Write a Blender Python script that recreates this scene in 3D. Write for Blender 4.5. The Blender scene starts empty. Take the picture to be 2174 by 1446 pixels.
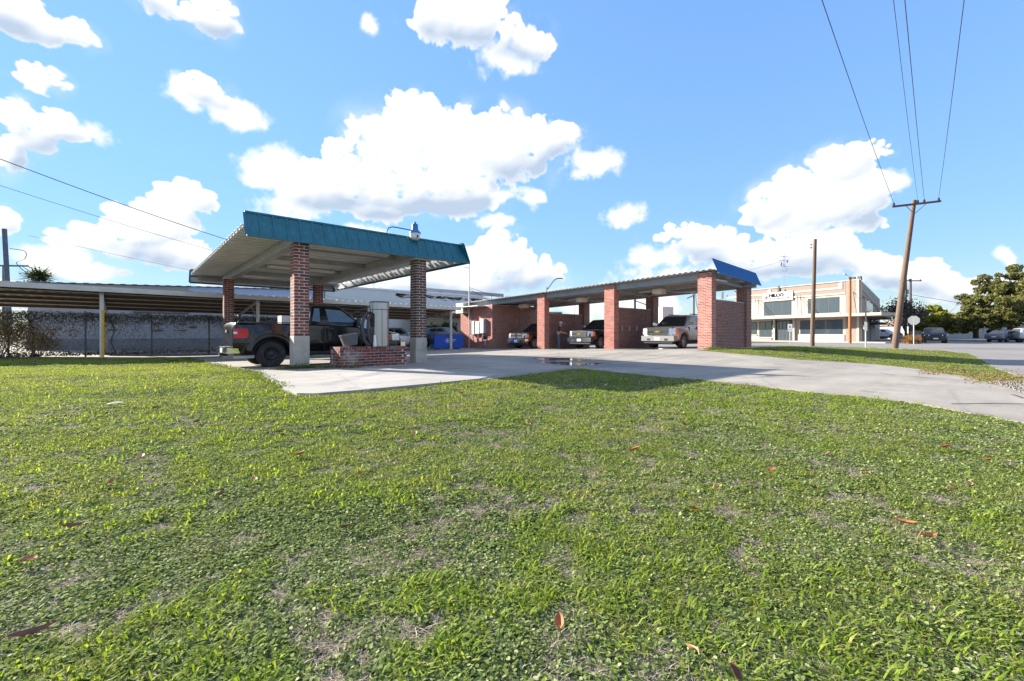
import bpy, bmesh, math, random
import numpy as np
from mathutils import Vector, Matrix, noise
from mathutils.geometry import delaunay_2d_cdt
R = math.radians
rnd = random.Random(7)
scn = bpy.context.scene
col = scn.collection

# ------------------------------------------------------------------ camera
YAW, CAMZ = R(41), 1.0
FPX, CX, HY, PW, PH = 940.0, 1087.0, 709.0, 2174.0, 1446.0
cam_d = bpy.data.cameras.new('camera'); cam = bpy.data.objects.new('camera', cam_d); col.objects.link(cam)
cam_d.sensor_width = 36; cam_d.lens = 36*FPX/PW; cam_d.clip_start = .05; cam_d.clip_end = 3000
cam_d.shift_y = -(PH/2-HY)/PW
cam.location = (0, 0, CAMZ); cam.rotation_euler = (R(90), 0, -YAW)
scn.camera = cam

# ------------------------------------------------------------------ light
TOSUN = Vector((-4.1, 9.3, 4.3)).normalized()
SUN_EL = math.asin(TOSUN.z); SUN_AZ = math.atan2(TOSUN.x, TOSUN.y)
sun_d = bpy.data.lights.new('sun', 'SUN'); sun_d.energy = 3.9; sun_d.angle = R(.5); sun_d.color = (1, .93, .80)
sun = bpy.data.objects.new('sun', sun_d); col.objects.link(sun)
sun.rotation_euler = (-TOSUN).to_track_quat('-Z', 'Y').to_euler()
vs = scn.view_settings
vs.view_transform = 'Standard'; vs.look = 'None'; vs.gamma = 1; vs.use_curve_mapping = False
vs.exposure = 1.95
SKY = 0.15; SKYGAIN = (1.20, 1.33, 1.49); CLOUDV = 2.1
scn.cycles.use_denoising = True
scn.cycles.max_bounces = 6; scn.cycles.transparent_max_bounces = 8

# ------------------------------------------------------------------ sky with cumulus clouds
def n_(nt, typ, **kw):
    n = nt.nodes.new(typ)
    for k, v in kw.items():
        if k == 'ins':
            for i, x in v.items():
                if isinstance(x, bpy.types.NodeSocket): nt.links.new(x, n.inputs[i])
                else: n.inputs[i].default_value = x
        else: setattr(n, k, v)
    return n
def mth(nt, op, a, b=0., c=0., clamp=False):
    return n_(nt, 'ShaderNodeMath', operation=op, use_clamp=clamp, ins={0: a, 1: b, 2: c}).outputs[0]
def vmt(nt, op, a, b=(0,0,0), c=(0,0,0)):
    n = n_(nt, 'ShaderNodeVectorMath', operation=op, ins={0: a, 1: b, 2: c})
    return n.outputs[1] if op in ('LENGTH', 'DOT_PRODUCT', 'DISTANCE') else n.outputs[0]
# cloud puffs: centre and half size, in degrees east of the viewing axis and above the horizon
def dirdeg(u, v):
    x = (u-CX)/FPX; a = math.atan(x)
    return math.degrees(a), math.degrees(math.atan((HY-v)/FPX*math.cos(a)))
PUFFS = [  # u, v, half width, half height in photo pixels
 (50,50,85,42),(150,68,58,26),(15,20,70,50),(340,5,60,35),(450,38,58,38),(90,175,60,34),(435,200,62,30),(500,235,45,22),(400,200,40,24),
 (35,262,44,48),(110,272,72,38),(190,274,46,24),(22,350,40,44),(90,318,52,30),(15,468,34,32),(600,352,62,24),(560,368,35,18),
 (880,255,68,52),(840,320,105,70),(960,300,130,62),(760,380,110,60),(900,390,150,75),(1040,340,110,70),(1150,300,80,42),(1060,270,60,40),(680,420,90,42),(820,440,140,34),(960,440,90,40),(630,435,60,25),(1190,290,40,20),
 (980,50,98,44),(920,60,48,28),(1035,30,58,36),(1105,95,62,36),(1070,125,45,22),(788,54,22,16),(1255,350,48,22),(1228,370,25,12),(1325,460,32,17),(1075,420,38,16),(1148,414,18,8),(1045,478,28,10),
 (385,430,75,38),(310,480,110,48),(210,520,110,40),(420,440,40,30),(350,540,100,34),(120,540,70,25),(190,580,90,28),(410,560,50,38),(520,600,110,30),
 (1055,560,75,55),(1000,600,110,50),(1130,590,75,40),(900,600,90,40),(780,490,40,20),
 (1790,360,60,52),(1850,325,48,28),(1720,400,88,52),(1660,440,84,48),(1780,440,105,62),(1850,400,50,30),(1700,480,95,38),(1830,480,64,32),(1900,380,22,14),(1640,465,55,40),
 (1450,500,70,28),(1500,520,90,34),(1400,545,60,18),(1560,545,110,32),(1700,540,120,38),(1800,560,70,40),(1640,580,130,30),(1480,585,120,22),
 (1870,590,70,48),(1940,610,80,40),(2020,625,70,45),(2090,620,50,30),(2140,600,40,22),(2135,538,18,22),(1960,580,45,30),
 (130,640,200,30),(1300,640,160,25),(700,620,150,28)]
# the clouds are computed here as an azimuth / elevation map of the upper sky (whole circle, same weather all round)
CW, CH, ELMAX = 4096, 1024, 62.0
def lattice(rs, ny, nx, H_, W_):
    """smooth value noise, periodic in azimuth"""
    t = rs.rand(ny+2, nx).astype(np.float32)
    y = np.linspace(0, ny, H_, endpoint=False, dtype=np.float32); x = np.linspace(0, nx, W_, endpoint=False, dtype=np.float32)
    yi = y.astype(int); xi = x.astype(int); fy = y-yi; fx = x-xi
    fy = (fy*fy*fy*(fy*(fy*6-15)+10))[:, None]; fx = (fx*fx*fx*(fx*(fx*6-15)+10))[None]
    x2 = (xi+1) % nx; a = t[yi][:, xi]; b = t[yi][:, x2]; c = t[yi+1][:, xi]; d = t[yi+1][:, x2]
    return (a+(b-a)*fx)*(1-fy)+(c+(d-c)*fx)*fy
def fbm(seed, f0, oct_, gain=.5, billow=False):
    rs = np.random.RandomState(seed); o = np.zeros((CH, CW), np.float32); amp = 1.; tot = 0.
    for k in range(oct_):
        n = lattice(rs, max(2, int(f0*2**k*ELMAX/360)), int(f0*2**k), CH, CW)
        if billow: n = 1-np.abs(2*n-1)
        o += amp*n; tot += amp; amp *= gain
    return o/tot
def boxblur(a, r, ax):
    p = np.concatenate([np.take(a, [0], ax)*0]+[a], ax).cumsum(ax, dtype=np.float64); n = a.shape[ax]
    i1 = np.minimum(np.arange(n)+r+1, n); i0 = np.maximum(np.arange(n)-r, 0)
    sh = [1, 1]; sh[ax] = n
    return ((np.take(p, i1, ax)-np.take(p, i0, ax))/(i1-i0).reshape(sh)).astype(np.float32)
def blur(a, r): return boxblur(boxblur(boxblur(boxblur(a, r, 0), r, 1), r, 0), r, 1)
azs = (np.arange(CW)+.5)/CW*360-180; els = (np.arange(CH)+.5)/CH*ELMAX
AZ, EL = np.meshgrid(azs.astype(np.float32), els.astype(np.float32))
wx1 = fbm(3, 70, 5, .55)-.5; wy1 = fbm(4, 70, 5, .55)-.5
AW = AZ+wx1*2.6; EW = EL+wy1*2.2
fld = np.full((CH, CW), -3., np.float32); fws = np.full((CH, CW), -3., np.float32); hgt = np.zeros((CH, CW), np.float32)
crs = np.random.RandomState(21)
def stamp(F_, a, e, sa, se, flat=1.2, hz=0.):
    """one rounded puff; returns nothing, raises the field (and the relief) where the puff stands out"""
    k = 1.9; x0 = max(0, int((a-k*sa+180)/360*CW)); x1 = min(CW, int((a+k*sa+180)/360*CW)+1); y0 = max(0, int((e-k*se)/ELMAX*CH)); y1 = min(CH, int((e+k*se)/ELMAX*CH)+1)
    if y1 <= y0 or x1 <= x0: return
    w = (AW[y0:y1, x0:x1]-a)/sa; h = (EW[y0:y1, x0:x1]-e)/se; h = np.where(h < 0, h*flat, h); r2 = w*w+h*h
    b = 1-np.sqrt(r2); f = F_[y0:y1, x0:x1]; np.maximum(f, b, out=f)
    if hz: q = hgt[y0:y1, x0:x1]; np.maximum(q, hz*.6+se*np.sqrt(np.clip(1-r2, 0, 1)), out=q)
for (u, v, hw, hh) in PUFFS:
    a, e = dirdeg(u, v); c2 = math.cos(R(a)); sa = math.degrees(hw/FPX)*c2*c2; se = math.degrees(hh/FPX)*c2
    if hh < 26: stamp(fws, a, e, sa*1.25, se*1.3, 1.1); continue
    stamp(fld, a, e, sa, se, 1.25, se)
    for t in range(26):
        an = R(crs.uniform(-25, 205)); rr_ = crs.uniform(.55, .95); r_ = crs.uniform(.2, .42)*se
        stamp(fld, a+sa*rr_*math.cos(an), e+se*rr_*math.sin(an)*(1 if math.sin(an) > 0 else .5), r_*crs.uniform(1.0, 1.4), r_, 1.1, se*(1-rr_*.6))
outw = np.clip(np.maximum(np.abs(AZ)-50, EL-37)/6, 0, 1)   # outside the frame the same fair weather cumulus goes on
fo_ = np.minimum(7*(fbm(9, 26, 3)-.555), .9)
fld = fld*(1-outw)+np.maximum(fo_, -3)*outw; hgt = hgt*(1-outw)+np.clip(fo_, 0, 1)*4*outw; fws = fws*(1-outw)-3*outw
bil = fbm(11, 190, 5, .58, True); fine_ = fbm(12, 300, 5, .6); soft = fbm(13, 60, 6, .6)
dens = fld*1.5 - .12 + (bil-.60)*1.05 + (fine_-.5)*.75
edge = .30+.75*np.clip((soft-.44)*3, 0, 1)               # some rims crisp, some frayed
alpha = np.clip(dens/edge, 0, 1); alpha = alpha*alpha*(3-2*alpha)
aw = np.clip(fws*1.25+.35+(fbm(17, 130, 6, .62)-.52)*2.6, 0, 1); aw = aw*aw*(3-2*aw)*.9
veil = np.clip((fld+.55)/1.0, 0, 1)*np.clip((soft-.46)*3.5, 0, 1)*.42
haze_ = .45*np.exp(-EL/2.6)
alpha = 1-(1-np.maximum(np.maximum(alpha, aw), veil))*(1-haze_)
hh2 = blur(hgt, 4)+.8*blur(bil, 3)+1.6*blur(soft, 6); gy_, gx_ = np.gradient(hh2); deg = CH/ELMAX
lam = (-gy_*.75+gx_*.55)*deg; rel = np.clip(lam*.30, -.42, .14)*np.clip(dens*1.5, 0, 1)
tk = blur(np.clip(dens*1.3, 0, 1), 10); tk2 = np.zeros_like(tk); k_ = 30; tk2[:-k_] = tk[k_:]; tk3 = np.zeros_like(tk); k3 = 24; tk3[k3:] = tk[:-k3]
under_ = np.clip(tk2-tk3*.9, 0, 1)*np.clip(tk*1.4, 0, 1)   # much cloud above, little below: the shaded base
litc = np.clip(.93+rel-under_*.95, 0., 1.)
pix = np.ones((CH, CW, 4), np.float32)
for i_, (lo, hi) in enumerate(((.46, 1.), (.56, 1.), (.70, 1.))): pix[..., i_] = lo+(hi-lo)*litc
pix[..., 3] = alpha
img = bpy.data.images.new('cloud_map', CW, CH, alpha=True, float_buffer=True); img.alpha_mode = 'CHANNEL_PACKED'
img.colorspace_settings.name = 'Linear Rec.709'
img.pixels.foreach_set(pix.ravel()); img.update()
del AZ, EL, AW, EW, fld, fws, dens, bil, fine_, soft, pix, hgt, tk, tk2, tk3, wx1, wy1, aw, veil, hh2

W = bpy.data.worlds.new('World'); scn.world = W; W.use_nodes = True
wt = W.node_tree; wt.nodes.clear()
tc = n_(wt, 'ShaderNodeTexCoord')
sx = n_(wt, 'ShaderNodeSeparateXYZ', ins={0: tc.outputs['Generated']})
az = mth(wt, 'MULTIPLY_ADD', mth(wt, 'ARCTAN2', sx.outputs[0], sx.outputs[1]), 1/(2*math.pi), .5-math.degrees(YAW)/360)
el = mth(wt, 'MULTIPLY', mth(wt, 'ARCSINE', sx.outputs[2]), 180/math.pi/ELMAX)
Pm = n_(wt, 'ShaderNodeCombineXYZ', ins={0: mth(wt, 'FRACT', az), 1: mth(wt, 'MINIMUM', mth(wt, 'MAXIMUM', el, .002), .995)}).outputs[0]
im = n_(wt, 'ShaderNodeTexImage', image=img, extension='EXTEND', interpolation='Cubic', ins={0: Pm})
sky = n_(wt, 'ShaderNodeTexSky', sky_type='NISHITA', sun_disc=False, sun_elevation=SUN_EL, sun_rotation=SUN_AZ, altitude=0, air_density=1.0, dust_density=.0, ozone_density=3.0)
# the camera's sensor rolls off the bright side of the sky: compress every channel the same way everywhere
lum = vmt(wt, 'DOT_PRODUCT', sky.outputs[0], (.25, .5, .25))
skc = vmt(wt, 'SCALE', vmt(wt, 'MULTIPLY', sky.outputs[0], SKYGAIN)); sn_ = wt.nodes[-1]
wt.links.new(mth(wt, 'DIVIDE', 1.0, mth(wt, 'MULTIPLY_ADD', lum, 1/1.3, 1.0)), sn_.inputs[3])
cm = vmt(wt, 'SCALE', im.outputs[0]); wt.nodes[-1].inputs[3].default_value = CLOUDV
mxs = n_(wt, 'ShaderNodeMix', data_type='RGBA', ins={0: im.outputs[1], 6: skc, 7: cm})
bg = n_(wt, 'ShaderNodeBackground', ins={0: mxs.outputs[2], 1: SKY})
wo_ = n_(wt, 'ShaderNodeOutputWorld', ins={0: bg.outputs[0]})

# ------------------------------------------------------------------ survey helpers
Fv = Vector((math.sin(YAW), math.cos(YAW))); Rv = Vector((math.cos(YAW), -math.sin(YAW)))
def at(u, d):
    p = Fv*d + Rv*((u-CX)/FPX*d); return p.x, p.y
def zat(v, d): return CAMZ + (HY-v)*d/FPX
def sstep(a, b, x):
    t = min(1, max(0, (x-a)/(b-a))); return t*t*(3-2*t)
def g(x, y):
    """height of the ground: the yard falls a little to the north, the wash floor is banked up at its near end"""
    z = -.0165*(min(max(y, 13.9), 27)-13.9)*sstep(-5, 3, x)
    zw = .27-.0257*(min(max(y, 9.87), 27)-9.87)-.46*sstep(9.0, .5, y)
    w = sstep(12.5, 20.5, x)*(1-sstep(29, 42, x))
    z = z*(1-w)+zw*w
    z += .05*sstep(6, 0, y)*math.sin(x*.5)*sstep(14, 10, x)*.4
    return z*(1-sstep(40, 60, y))
def gp(u, v):
    d = FPX*CAMZ/(v-HY)
    for _ in range(12):
        x, y = at(u, d); d = .5*d+.5*FPX*(CAMZ-g(x, y))/(v-HY)
    x, y = at(u, d); return Vector((x, y, g(x, y)))

# ------------------------------------------------------------------ mesh builder
class MB:
    def __init__(s): s.v = []; s.f = []; s.uv = None
    def add(s, vs_, fs_):
        b = len(s.v); s.v += [tuple(p) for p in vs_]; s.f += [tuple(b+i for i in f) for f in fs_]; return s
    def hexa(s, p): return s.add(p, [(0,3,2,1),(4,5,6,7),(0,1,5,4),(1,2,6,5),(2,3,7,6),(3,0,4,7)])
    def box(s, x0, x1, y0, y1, z0, z1): return s.hexa([(x0,y0,z0),(x1,y0,z0),(x1,y1,z0),(x0,y1,z0),(x0,y0,z1),(x1,y0,z1),(x1,y1,z1),(x0,y1,z1)])
    def beam(s, a, b, w, h, up=(0,0,1)):
        a = Vector(a); b = Vector(b); t = (b-a).normalized(); u = Vector(up)
        if abs(t.dot(u)) > .98: u = Vector((1,0,0))
        r = t.cross(u).normalized(); u = r.cross(t)
        q = [(-1,-1),(1,-1),(1,1),(-1,1)]
        return s.hexa([a+r*i*w/2+u*j*h/2 for i,j in q]+[b+r*i*w/2+u*j*h/2 for i,j in q])
    def tube(s, pts, r, n=6, cap=True):
        pts = [Vector(p) for p in pts]; rs = r if isinstance(r, (list, tuple)) else [r]*len(pts)
        b = len(s.v); pr = None
        for i, p in enumerate(pts):
            t = (pts[min(i+1, len(pts)-1)]-pts[max(i-1, 0)]).normalized()
            if pr is None: pr = t.orthogonal().normalized()
            pr = (pr-t*pr.dot(t)).normalized(); q = t.cross(pr)
            for k in range(n):
                a = 2*math.pi*k/n; s.v.append(tuple(p+(pr*math.cos(a)+q*math.sin(a))*rs[i]))
        for i in range(len(pts)-1):
            for k in range(n):
                k2 = (k+1) % n; s.f.append((b+i*n+k, b+i*n+k2, b+(i+1)*n+k2, b+(i+1)*n+k))
        if cap: s.f.append(tuple(b+k for k in reversed(range(n)))); e = b+(len(pts)-1)*n; s.f.append(tuple(e+k for k in range(n)))
        return s
    def lathe(s, prof, c=(0,0,0), axis='z', n=24, a0=0, a1=2*math.pi):
        full = abs(a1-a0-2*math.pi) < 1e-6; m = n if full else n+1; b = len(s.v)
        for (r, h) in prof:
            for k in range(m):
                a = a0+(a1-a0)*k/n; p = (r*math.cos(a), r*math.sin(a), h)
                if axis == 'y': p = (p[0], h, p[1])
                if axis == 'x': p = (h, p[0], p[1])
                s.v.append((p[0]+c[0], p[1]+c[1], p[2]+c[2]))
        for i in range(len(prof)-1):
            for k in range(n):
                k2 = (k+1) % m; s.f.append((b+i*m+k, b+i*m+k2, b+(i+1)*m+k2, b+(i+1)*m+k))
        return s
    def poly(s, pts): return s.add(pts, [tuple(range(len(pts)))])
    def slab(s, pts, off):
        n = len(pts); o = Vector(off); top = [Vector(p)+o for p in pts]
        return s.add(list(pts)+top, [tuple(reversed(range(n))), tuple(range(n, 2*n))]+[(i, (i+1) % n, n+(i+1) % n, n+i) for i in range(n)])
    def mesh(s, name, mat, smooth=None):
        me = bpy.data.meshes.new(name); me.from_pydata(s.v, [], s.f)
        for m in (mat if isinstance(mat, (list, tuple)) else [mat]): me.materials.append(m)
        bm = bmesh.new(); bm.from_mesh(me); bmesh.ops.recalc_face_normals(bm, faces=bm.faces); bm.to_mesh(me); bm.free()
        if smooth is not None:
            me.shade_smooth(); me.set_sharp_from_angle(angle=R(smooth))
        return me
    def build(s, name, mat, parent=None, smooth=None, loc=None):
        o = bpy.data.objects.new(name, s.mesh(name, mat, smooth)); col.objects.link(o)
        if parent: o.parent = parent
        if loc: o.location = loc
        return o
def obj(name, me, parent=None, loc=(0,0,0), rot=None):
    o = bpy.data.objects.new(name, me); col.objects.link(o); o.location = loc
    if rot: o.rotation_euler = rot
    if parent: o.parent = parent
    return o
def tag(o, label=None, cat=None, group=None, kind=None):
    if label: o['label'] = label
    if cat: o['category'] = cat
    if group: o['group'] = group
    if kind: o['kind'] = kind
    return o
def thing(name, label, cat, loc=(0,0,0), rz=0, group=None):
    o = bpy.data.objects.new(name, None); col.objects.link(o); o.location = loc; o.rotation_euler = (0,0,rz); o.empty_display_size = .2
    return tag(o, label, cat, group)
def copy_tree(o, parent=None):
    c = o.copy(); col.objects.link(c)
    if parent: c.parent = parent
    for ch in o.children: copy_tree(ch, c)
    return c

# ------------------------------------------------------------------ materials
def M(name, c, rough=.65, metal=0., var=.12, scale=4., c2=None, bump=0., bscale=40., rand=0., coat=0., spec=.5, stretch=(1,1,1), detail=4., dirt=None):
    m = bpy.data.materials.new(name); m.use_nodes = True; t = m.node_tree; b = t.nodes['Principled BSDF']
    b.inputs['Roughness'].default_value = rough; b.inputs['Metallic'].default_value = metal
    b.inputs['Coat Weight'].default_value = coat; b.inputs['Specular IOR Level'].default_value = spec
    geo = n_(t, 'ShaderNodeNewGeometry'); pos = vmt(t, 'MULTIPLY', geo.outputs['Position'], stretch)
    nz = n_(t, 'ShaderNodeTexNoise', ins={'Vector': pos, 'Scale': scale, 'Detail': detail, 'Roughness': .6})
    fac = n_(t, 'ShaderNodeMapRange', ins={0: nz.outputs[0], 1: .3, 2: .7}).outputs[0]
    if c2 is None: A = [x*(1-var) for x in c]; B = [min(1, x*(1+var)) for x in c]
    else: A, B = c, c2
    mx = n_(t, 'ShaderNodeMix', data_type='RGBA', ins={0: fac, 6: (*A, 1), 7: (*B, 1)}).outputs[2]
    if rand:
        oi = n_(t, 'ShaderNodeObjectInfo'); r = mth(t, 'FRACT', mth(t, 'ADD', geo.outputs['Random Per Island'], oi.outputs['Random']))
        k = mth(t, 'MULTIPLY_ADD', r, 2*rand, 1-rand)
        mx = vmt(t, 'SCALE', mx); t.nodes[-1].inputs[3].default_value = 1; t.links.new(k, t.nodes[-1].inputs[3])
    if dirt:
        dn = n_(t, 'ShaderNodeTexNoise', ins={'Vector': geo.outputs['Position'], 'Scale': dirt[1], 'Detail': 6., 'Roughness': .65})
        df = n_(t, 'ShaderNodeMapRange', ins={0: dn.outputs[0], 1: dirt[2], 2: dirt[2]+.14}).outputs[0]
        mx = n_(t, 'ShaderNodeMix', data_type='RGBA', ins={0: df, 6: mx, 7: (*dirt[0], 1)}).outputs[2]
    t.links.new(mx, b.inputs['Base Color'])
    if bump:
        bn = n_(t, 'ShaderNodeTexNoise', ins={'Vector': geo.outputs['Position'], 'Scale': bscale, 'Detail': 5.})
        bp = n_(t, 'ShaderNodeBump', ins={'Strength': bump, 'Distance': .02, 'Height': bn.outputs[0]})
        t.links.new(bp.outputs[0], b.inputs['Normal'])
    return m
def brickmat(name, ramp, soil=None):
    m = M(name, (.2,.1,.1), .85, var=.2, scale=30, bump=.35, bscale=120); t = m.node_tree; b = t.nodes['Principled BSDF']
    geo = n_(t, 'ShaderNodeNewGeometry'); oi = n_(t, 'ShaderNodeObjectInfo')
    r = mth(t, 'FRACT', mth(t, 'ADD', geo.outputs['Random Per Island'], oi.outputs['Random']))
    cr = n_(t, 'ShaderNodeValToRGB', ins={0: r}); e = cr.color_ramp.elements; cr.color_ramp.interpolation = 'CONSTANT'
    e[0].position = 0; e[0].color = (*ramp[0], 1); e[1].position = 1/len(ramp); e[1].color = (*ramp[1], 1)
    for i, c in enumerate(ramp[2:]): k = e.new((i+2)/len(ramp)); k.color = (*c, 1)
    nz = n_(t, 'ShaderNodeTexNoise', ins={'Vector': geo.outputs['Position'], 'Scale': 35., 'Detail': 5.})
    cc = vmt(t, 'SCALE', cr.outputs[0]); sn = t.nodes[-1]; t.links.new(mth(t, 'MULTIPLY_ADD', nz.outputs[0], .7, .65), sn.inputs[3])
    if soil:
        dn = n_(t, 'ShaderNodeTexNoise', ins={'Vector': geo.outputs['Position'], 'Scale': soil[1], 'Detail': 5., 'Roughness': .6})
        df = n_(t, 'ShaderNodeMapRange', ins={0: dn.outputs[0], 1: soil[2], 2: soil[2]+.2, 4: soil[3]}).outputs[0]
        cc = n_(t, 'ShaderNodeMix', data_type='RGBA', ins={0: df, 6: cc, 7: (*soil[0], 1)}).outputs[2]
    t.links.new(cc, b.inputs['Base Color']); return m
def leafmat(name, ca, cb, cc=None, trans=.45, patch=None, rough=.75):
    m = bpy.data.materials.new(name); m.use_nodes = True; t = m.node_tree; t.nodes.clear()
    geo = n_(t, 'ShaderNodeNewGeometry'); oi = n_(t, 'ShaderNodeObjectInfo')
    r = mth(t, 'FRACT', mth(t, 'ADD', geo.outputs['Random Per Island'], oi.outputs['Random']))
    cr = n_(t, 'ShaderNodeValToRGB', ins={0: r}); e = cr.color_ramp.elements
    e[0].color = (*ca, 1); e[1].color = (*cb, 1)
    if cc: k = e.new(.9); k.color = (*cb, 1); e[2].color = (*cc, 1)
    c = cr.outputs[0]
    if patch:
        pn = n_(t, 'ShaderNodeTexNoise', ins={'Vector': geo.outputs['Position'], 'Scale': patch[1], 'Detail': 4., 'Roughness': .6})
        pf = n_(t, 'ShaderNodeMapRange', ins={0: pn.outputs[0], 1: patch[2], 2: patch[2]+.16, 4: patch[3]}).outputs[0]
        c = n_(t, 'ShaderNodeMix', data_type='RGBA', ins={0: pf, 6: c, 7: (*patch[0], 1)}).outputs[2]
    b = n_(t, 'ShaderNodeBsdfPrincipled', ins={'Base Color': c, 'Roughness': rough, 'Specular IOR Level': .12})
    tr = n_(t, 'ShaderNodeBsdfTranslucent', ins={0: vmt(t, 'MULTIPLY', c, (1.25, 1.2, .55))})
    mix = n_(t, 'ShaderNodeMixShader', ins={0: trans, 1: b.outputs[0], 2: tr.outputs[0]})
    n_(t, 'ShaderNodeOutputMaterial', ins={0: mix.outputs[0]}); return m
RED = [(.20,.055,.045),(.15,.045,.040),(.24,.080,.060),(.10,.040,.038),(.17,.05,.042),(.085,.042,.042),(.22,.07,.05)]
DRK = [(.10,.05,.042),(.075,.045,.04),(.17,.06,.045),(.06,.042,.04),(.12,.055,.045),(.085,.05,.045),(.14,.05,.04)]
WSH = [(.40,.125,.095),(.34,.10,.078),(.45,.16,.12),(.28,.085,.068),(.40,.14,.105)]
m_brick = brickmat('brick_red_mix', RED, ((.27,.23,.20), 1.6, .56, .4)); m_brickd = brickmat('brick_dark_mix', DRK, ((.24,.20,.17), 1.6, .56, .4))
m_brickw = brickmat('brick_wash', WSH, ((.20,.15,.13), .7, .52, .5))
m_brickg = brickmat('brick_grimy_shaded', [(.26,.11,.085),(.22,.09,.07),(.30,.13,.10),(.19,.08,.065),(.26,.11,.088)], ((.16,.125,.10), .6, .48, .7))  # bay walls: grime, plus their shade toned into the brick colour
m_bricki = brickmat('brick_island', RED, ((.40,.38,.36), 2.2, .52, .75))
m_mortar = M('mortar', (.60,.52,.44), .95, var=.15, scale=12, bump=.3)
m_mortarw = M('mortar_wash', (.60,.47,.40), .95, var=.15, scale=5, dirt=((.30,.25,.21), .8, .56))
m_conc = M('column_concrete', (.42,.38,.33), .9, var=.18, scale=3, bump=.3, bscale=60, dirt=((.2,.18,.15), 2.5, .58))
m_teal = M('teal_paint', (.010,.130,.178), .55, var=.24, scale=3, stretch=(3,3,.35), dirt=((.06,.20,.25), 2.2, .64))
m_blue = M('blue_paint', (.018,.155,.42), .5, var=.12, scale=3)
m_galv = M('galvanised_steel', (.50,.50,.49), .5, .35, var=.14, scale=2.5, stretch=(1,3,1))
m_deck = M('deck_underside', (.60,.595,.58), .55, .12, var=.10, scale=1.6, stretch=(.3,4,1), dirt=((.38,.33,.27), 1.3, .62))
m_beam = M('beam_grey', (.38,.38,.37), .6, .2, var=.15, scale=3, dirt=((.24,.2,.16), 3, .62))
m_white = M('white_enamel', (.75,.74,.70), .45, var=.06)
m_cream = M('cream_steel', (.66,.62,.53), .5, var=.12, scale=2)
m_brown = M('carport_sheet', (.15,.125,.10), .6, .1, var=.15, scale=1.5, stretch=(3,.4,1))
m_steel = M('stainless', (.40,.40,.41), .30, 1., var=.06, scale=20, stretch=(6,6,.3))
m_black = M('black_rubber', (.018,.018,.019), .6, var=.2, scale=8)
m_hose = M('hose_rubber', (.055,.055,.058), .5, var=.2, scale=12)
m_tyre = M('tyre', (.028,.027,.027), .8, var=.25, scale=6, dirt=((.10,.09,.08), 5, .58))
m_chrome = M('chrome', (.8,.8,.8), .12, 1., var=.03)
m_alloy = M('alloy', (.55,.55,.56), .3, .9, var=.05)
m_dkgrey = M('dark_trim', (.035,.035,.037), .55, var=.15)
m_glass = M('car_glass', (.020,.026,.028), .04, 0, var=.1, coat=.3, spec=.8)
m_glassl = M('car_glass_light', (.085,.11,.11), .05, 0, var=.15, coat=.5, spec=.8)
m_redl = M('tail_lens', (.55,.015,.03), .15, var=.1, coat=.6)
m_amber = M('amber_lens', (.75,.18,.03), .2, var=.1, coat=.5)
m_lamp = M('head_lens', (.72,.74,.76), .12, .2, var=.2, scale=18, coat=.8)
m_plate = M('plate_white', (.7,.7,.68), .5, var=.05)
m_wood = M('pole_wood', (.145,.098,.07), .9, var=.22, scale=3, stretch=(6,6,.5), bump=.4)
m_woodr = M('pole_wood_rust', (.33,.125,.05), .9, var=.25, scale=2, stretch=(6,6,.6))
m_woodg = M('pole_wood_grey', (.11,.105,.10), .9, var=.2, scale=3, stretch=(6,6,.5))
m_wire = M('wire_black', (.03,.03,.035), .6, var=.05)
m_yellow = M('yellow_paint', (.75,.42,.03), .55, var=.12, scale=8, dirt=((.45,.40,.3), 9, .6))
m_bark = M('bark', (.12,.095,.075), .95, var=.3, scale=8)
# ------------------------------------------------------------------ ground
def sheet(name, poly, mat, dz=0., step=.8, skirt=0., kind='structure'):
    poly = [Vector((p[0], p[1])) for p in poly]; n = len(poly); pts = []; 
    for i in range(n):
        a, b = poly[i], poly[(i+1) % n]; k = max(1, int((b-a).length/step/1.2))
        pts += [a.lerp(b, j/k) for j in range(k)]
    nb = len(pts); edges = [(i, (i+1) % nb) for i in range(nb)]
    xs = [p.x for p in pts]; ys = [p.y for p in pts]
    PX = np.array(xs); PY = np.array(ys)
    gx, gy = np.meshgrid(np.arange(min(xs)+step/2, max(xs), step), np.arange(min(ys)+step/2, max(ys), step))
    q = np.stack([gx.ravel(), gy.ravel()], 1); q = q[inpoly(q, PX, PY)]
    pts += [Vector((x+rnd.uniform(-.1,.1)*step, y)) for x, y in q]
    vs_, _, fs_, *_r = delaunay_2d_cdt(pts, edges, [], 1, 1e-4)
    mb = MB(); mb.v = [(p.x, p.y, g(p.x, p.y)+dz) for p in vs_]; mb.f = [tuple(f) for f in fs_]
    if skirt:
        b = len(mb.v); mb.v += [(p.x, p.y, g(p.x, p.y)+dz-skirt) for p in pts[:nb]]
        mb.v += [(p.x, p.y, g(p.x, p.y)+dz) for p in pts[:nb]]
        mb.f += [(b+nb+i, b+nb+(i+1) % nb, b+(i+1) % nb, b+i) for i in range(nb)]
    me = bpy.data.meshes.new(name); me.from_pydata(mb.v, [], mb.f); me.materials.append(mat)
    up = sum(1 for p in me.polygons if p.normal.z < -.5)
    if up > len(me.polygons)/2: me.flip_normals()
    return tag(obj(name, me), kind=kind)
def inpoly(q, PX, PY):
    x, y = q[:, 0], q[:, 1]; ins = np.zeros(len(q), bool); j = len(PX)-1
    for i in range(len(PX)):
        c = ((PY[i] > y) != (PY[j] > y)) & (x < (PX[j]-PX[i])*(y-PY[i])/(PY[j]-PY[i]+1e-12)+PX[i]); ins ^= c; j = i
    return ins
def px(*l): return [gp(u, v).to_2d() for u, v in l]

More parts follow.
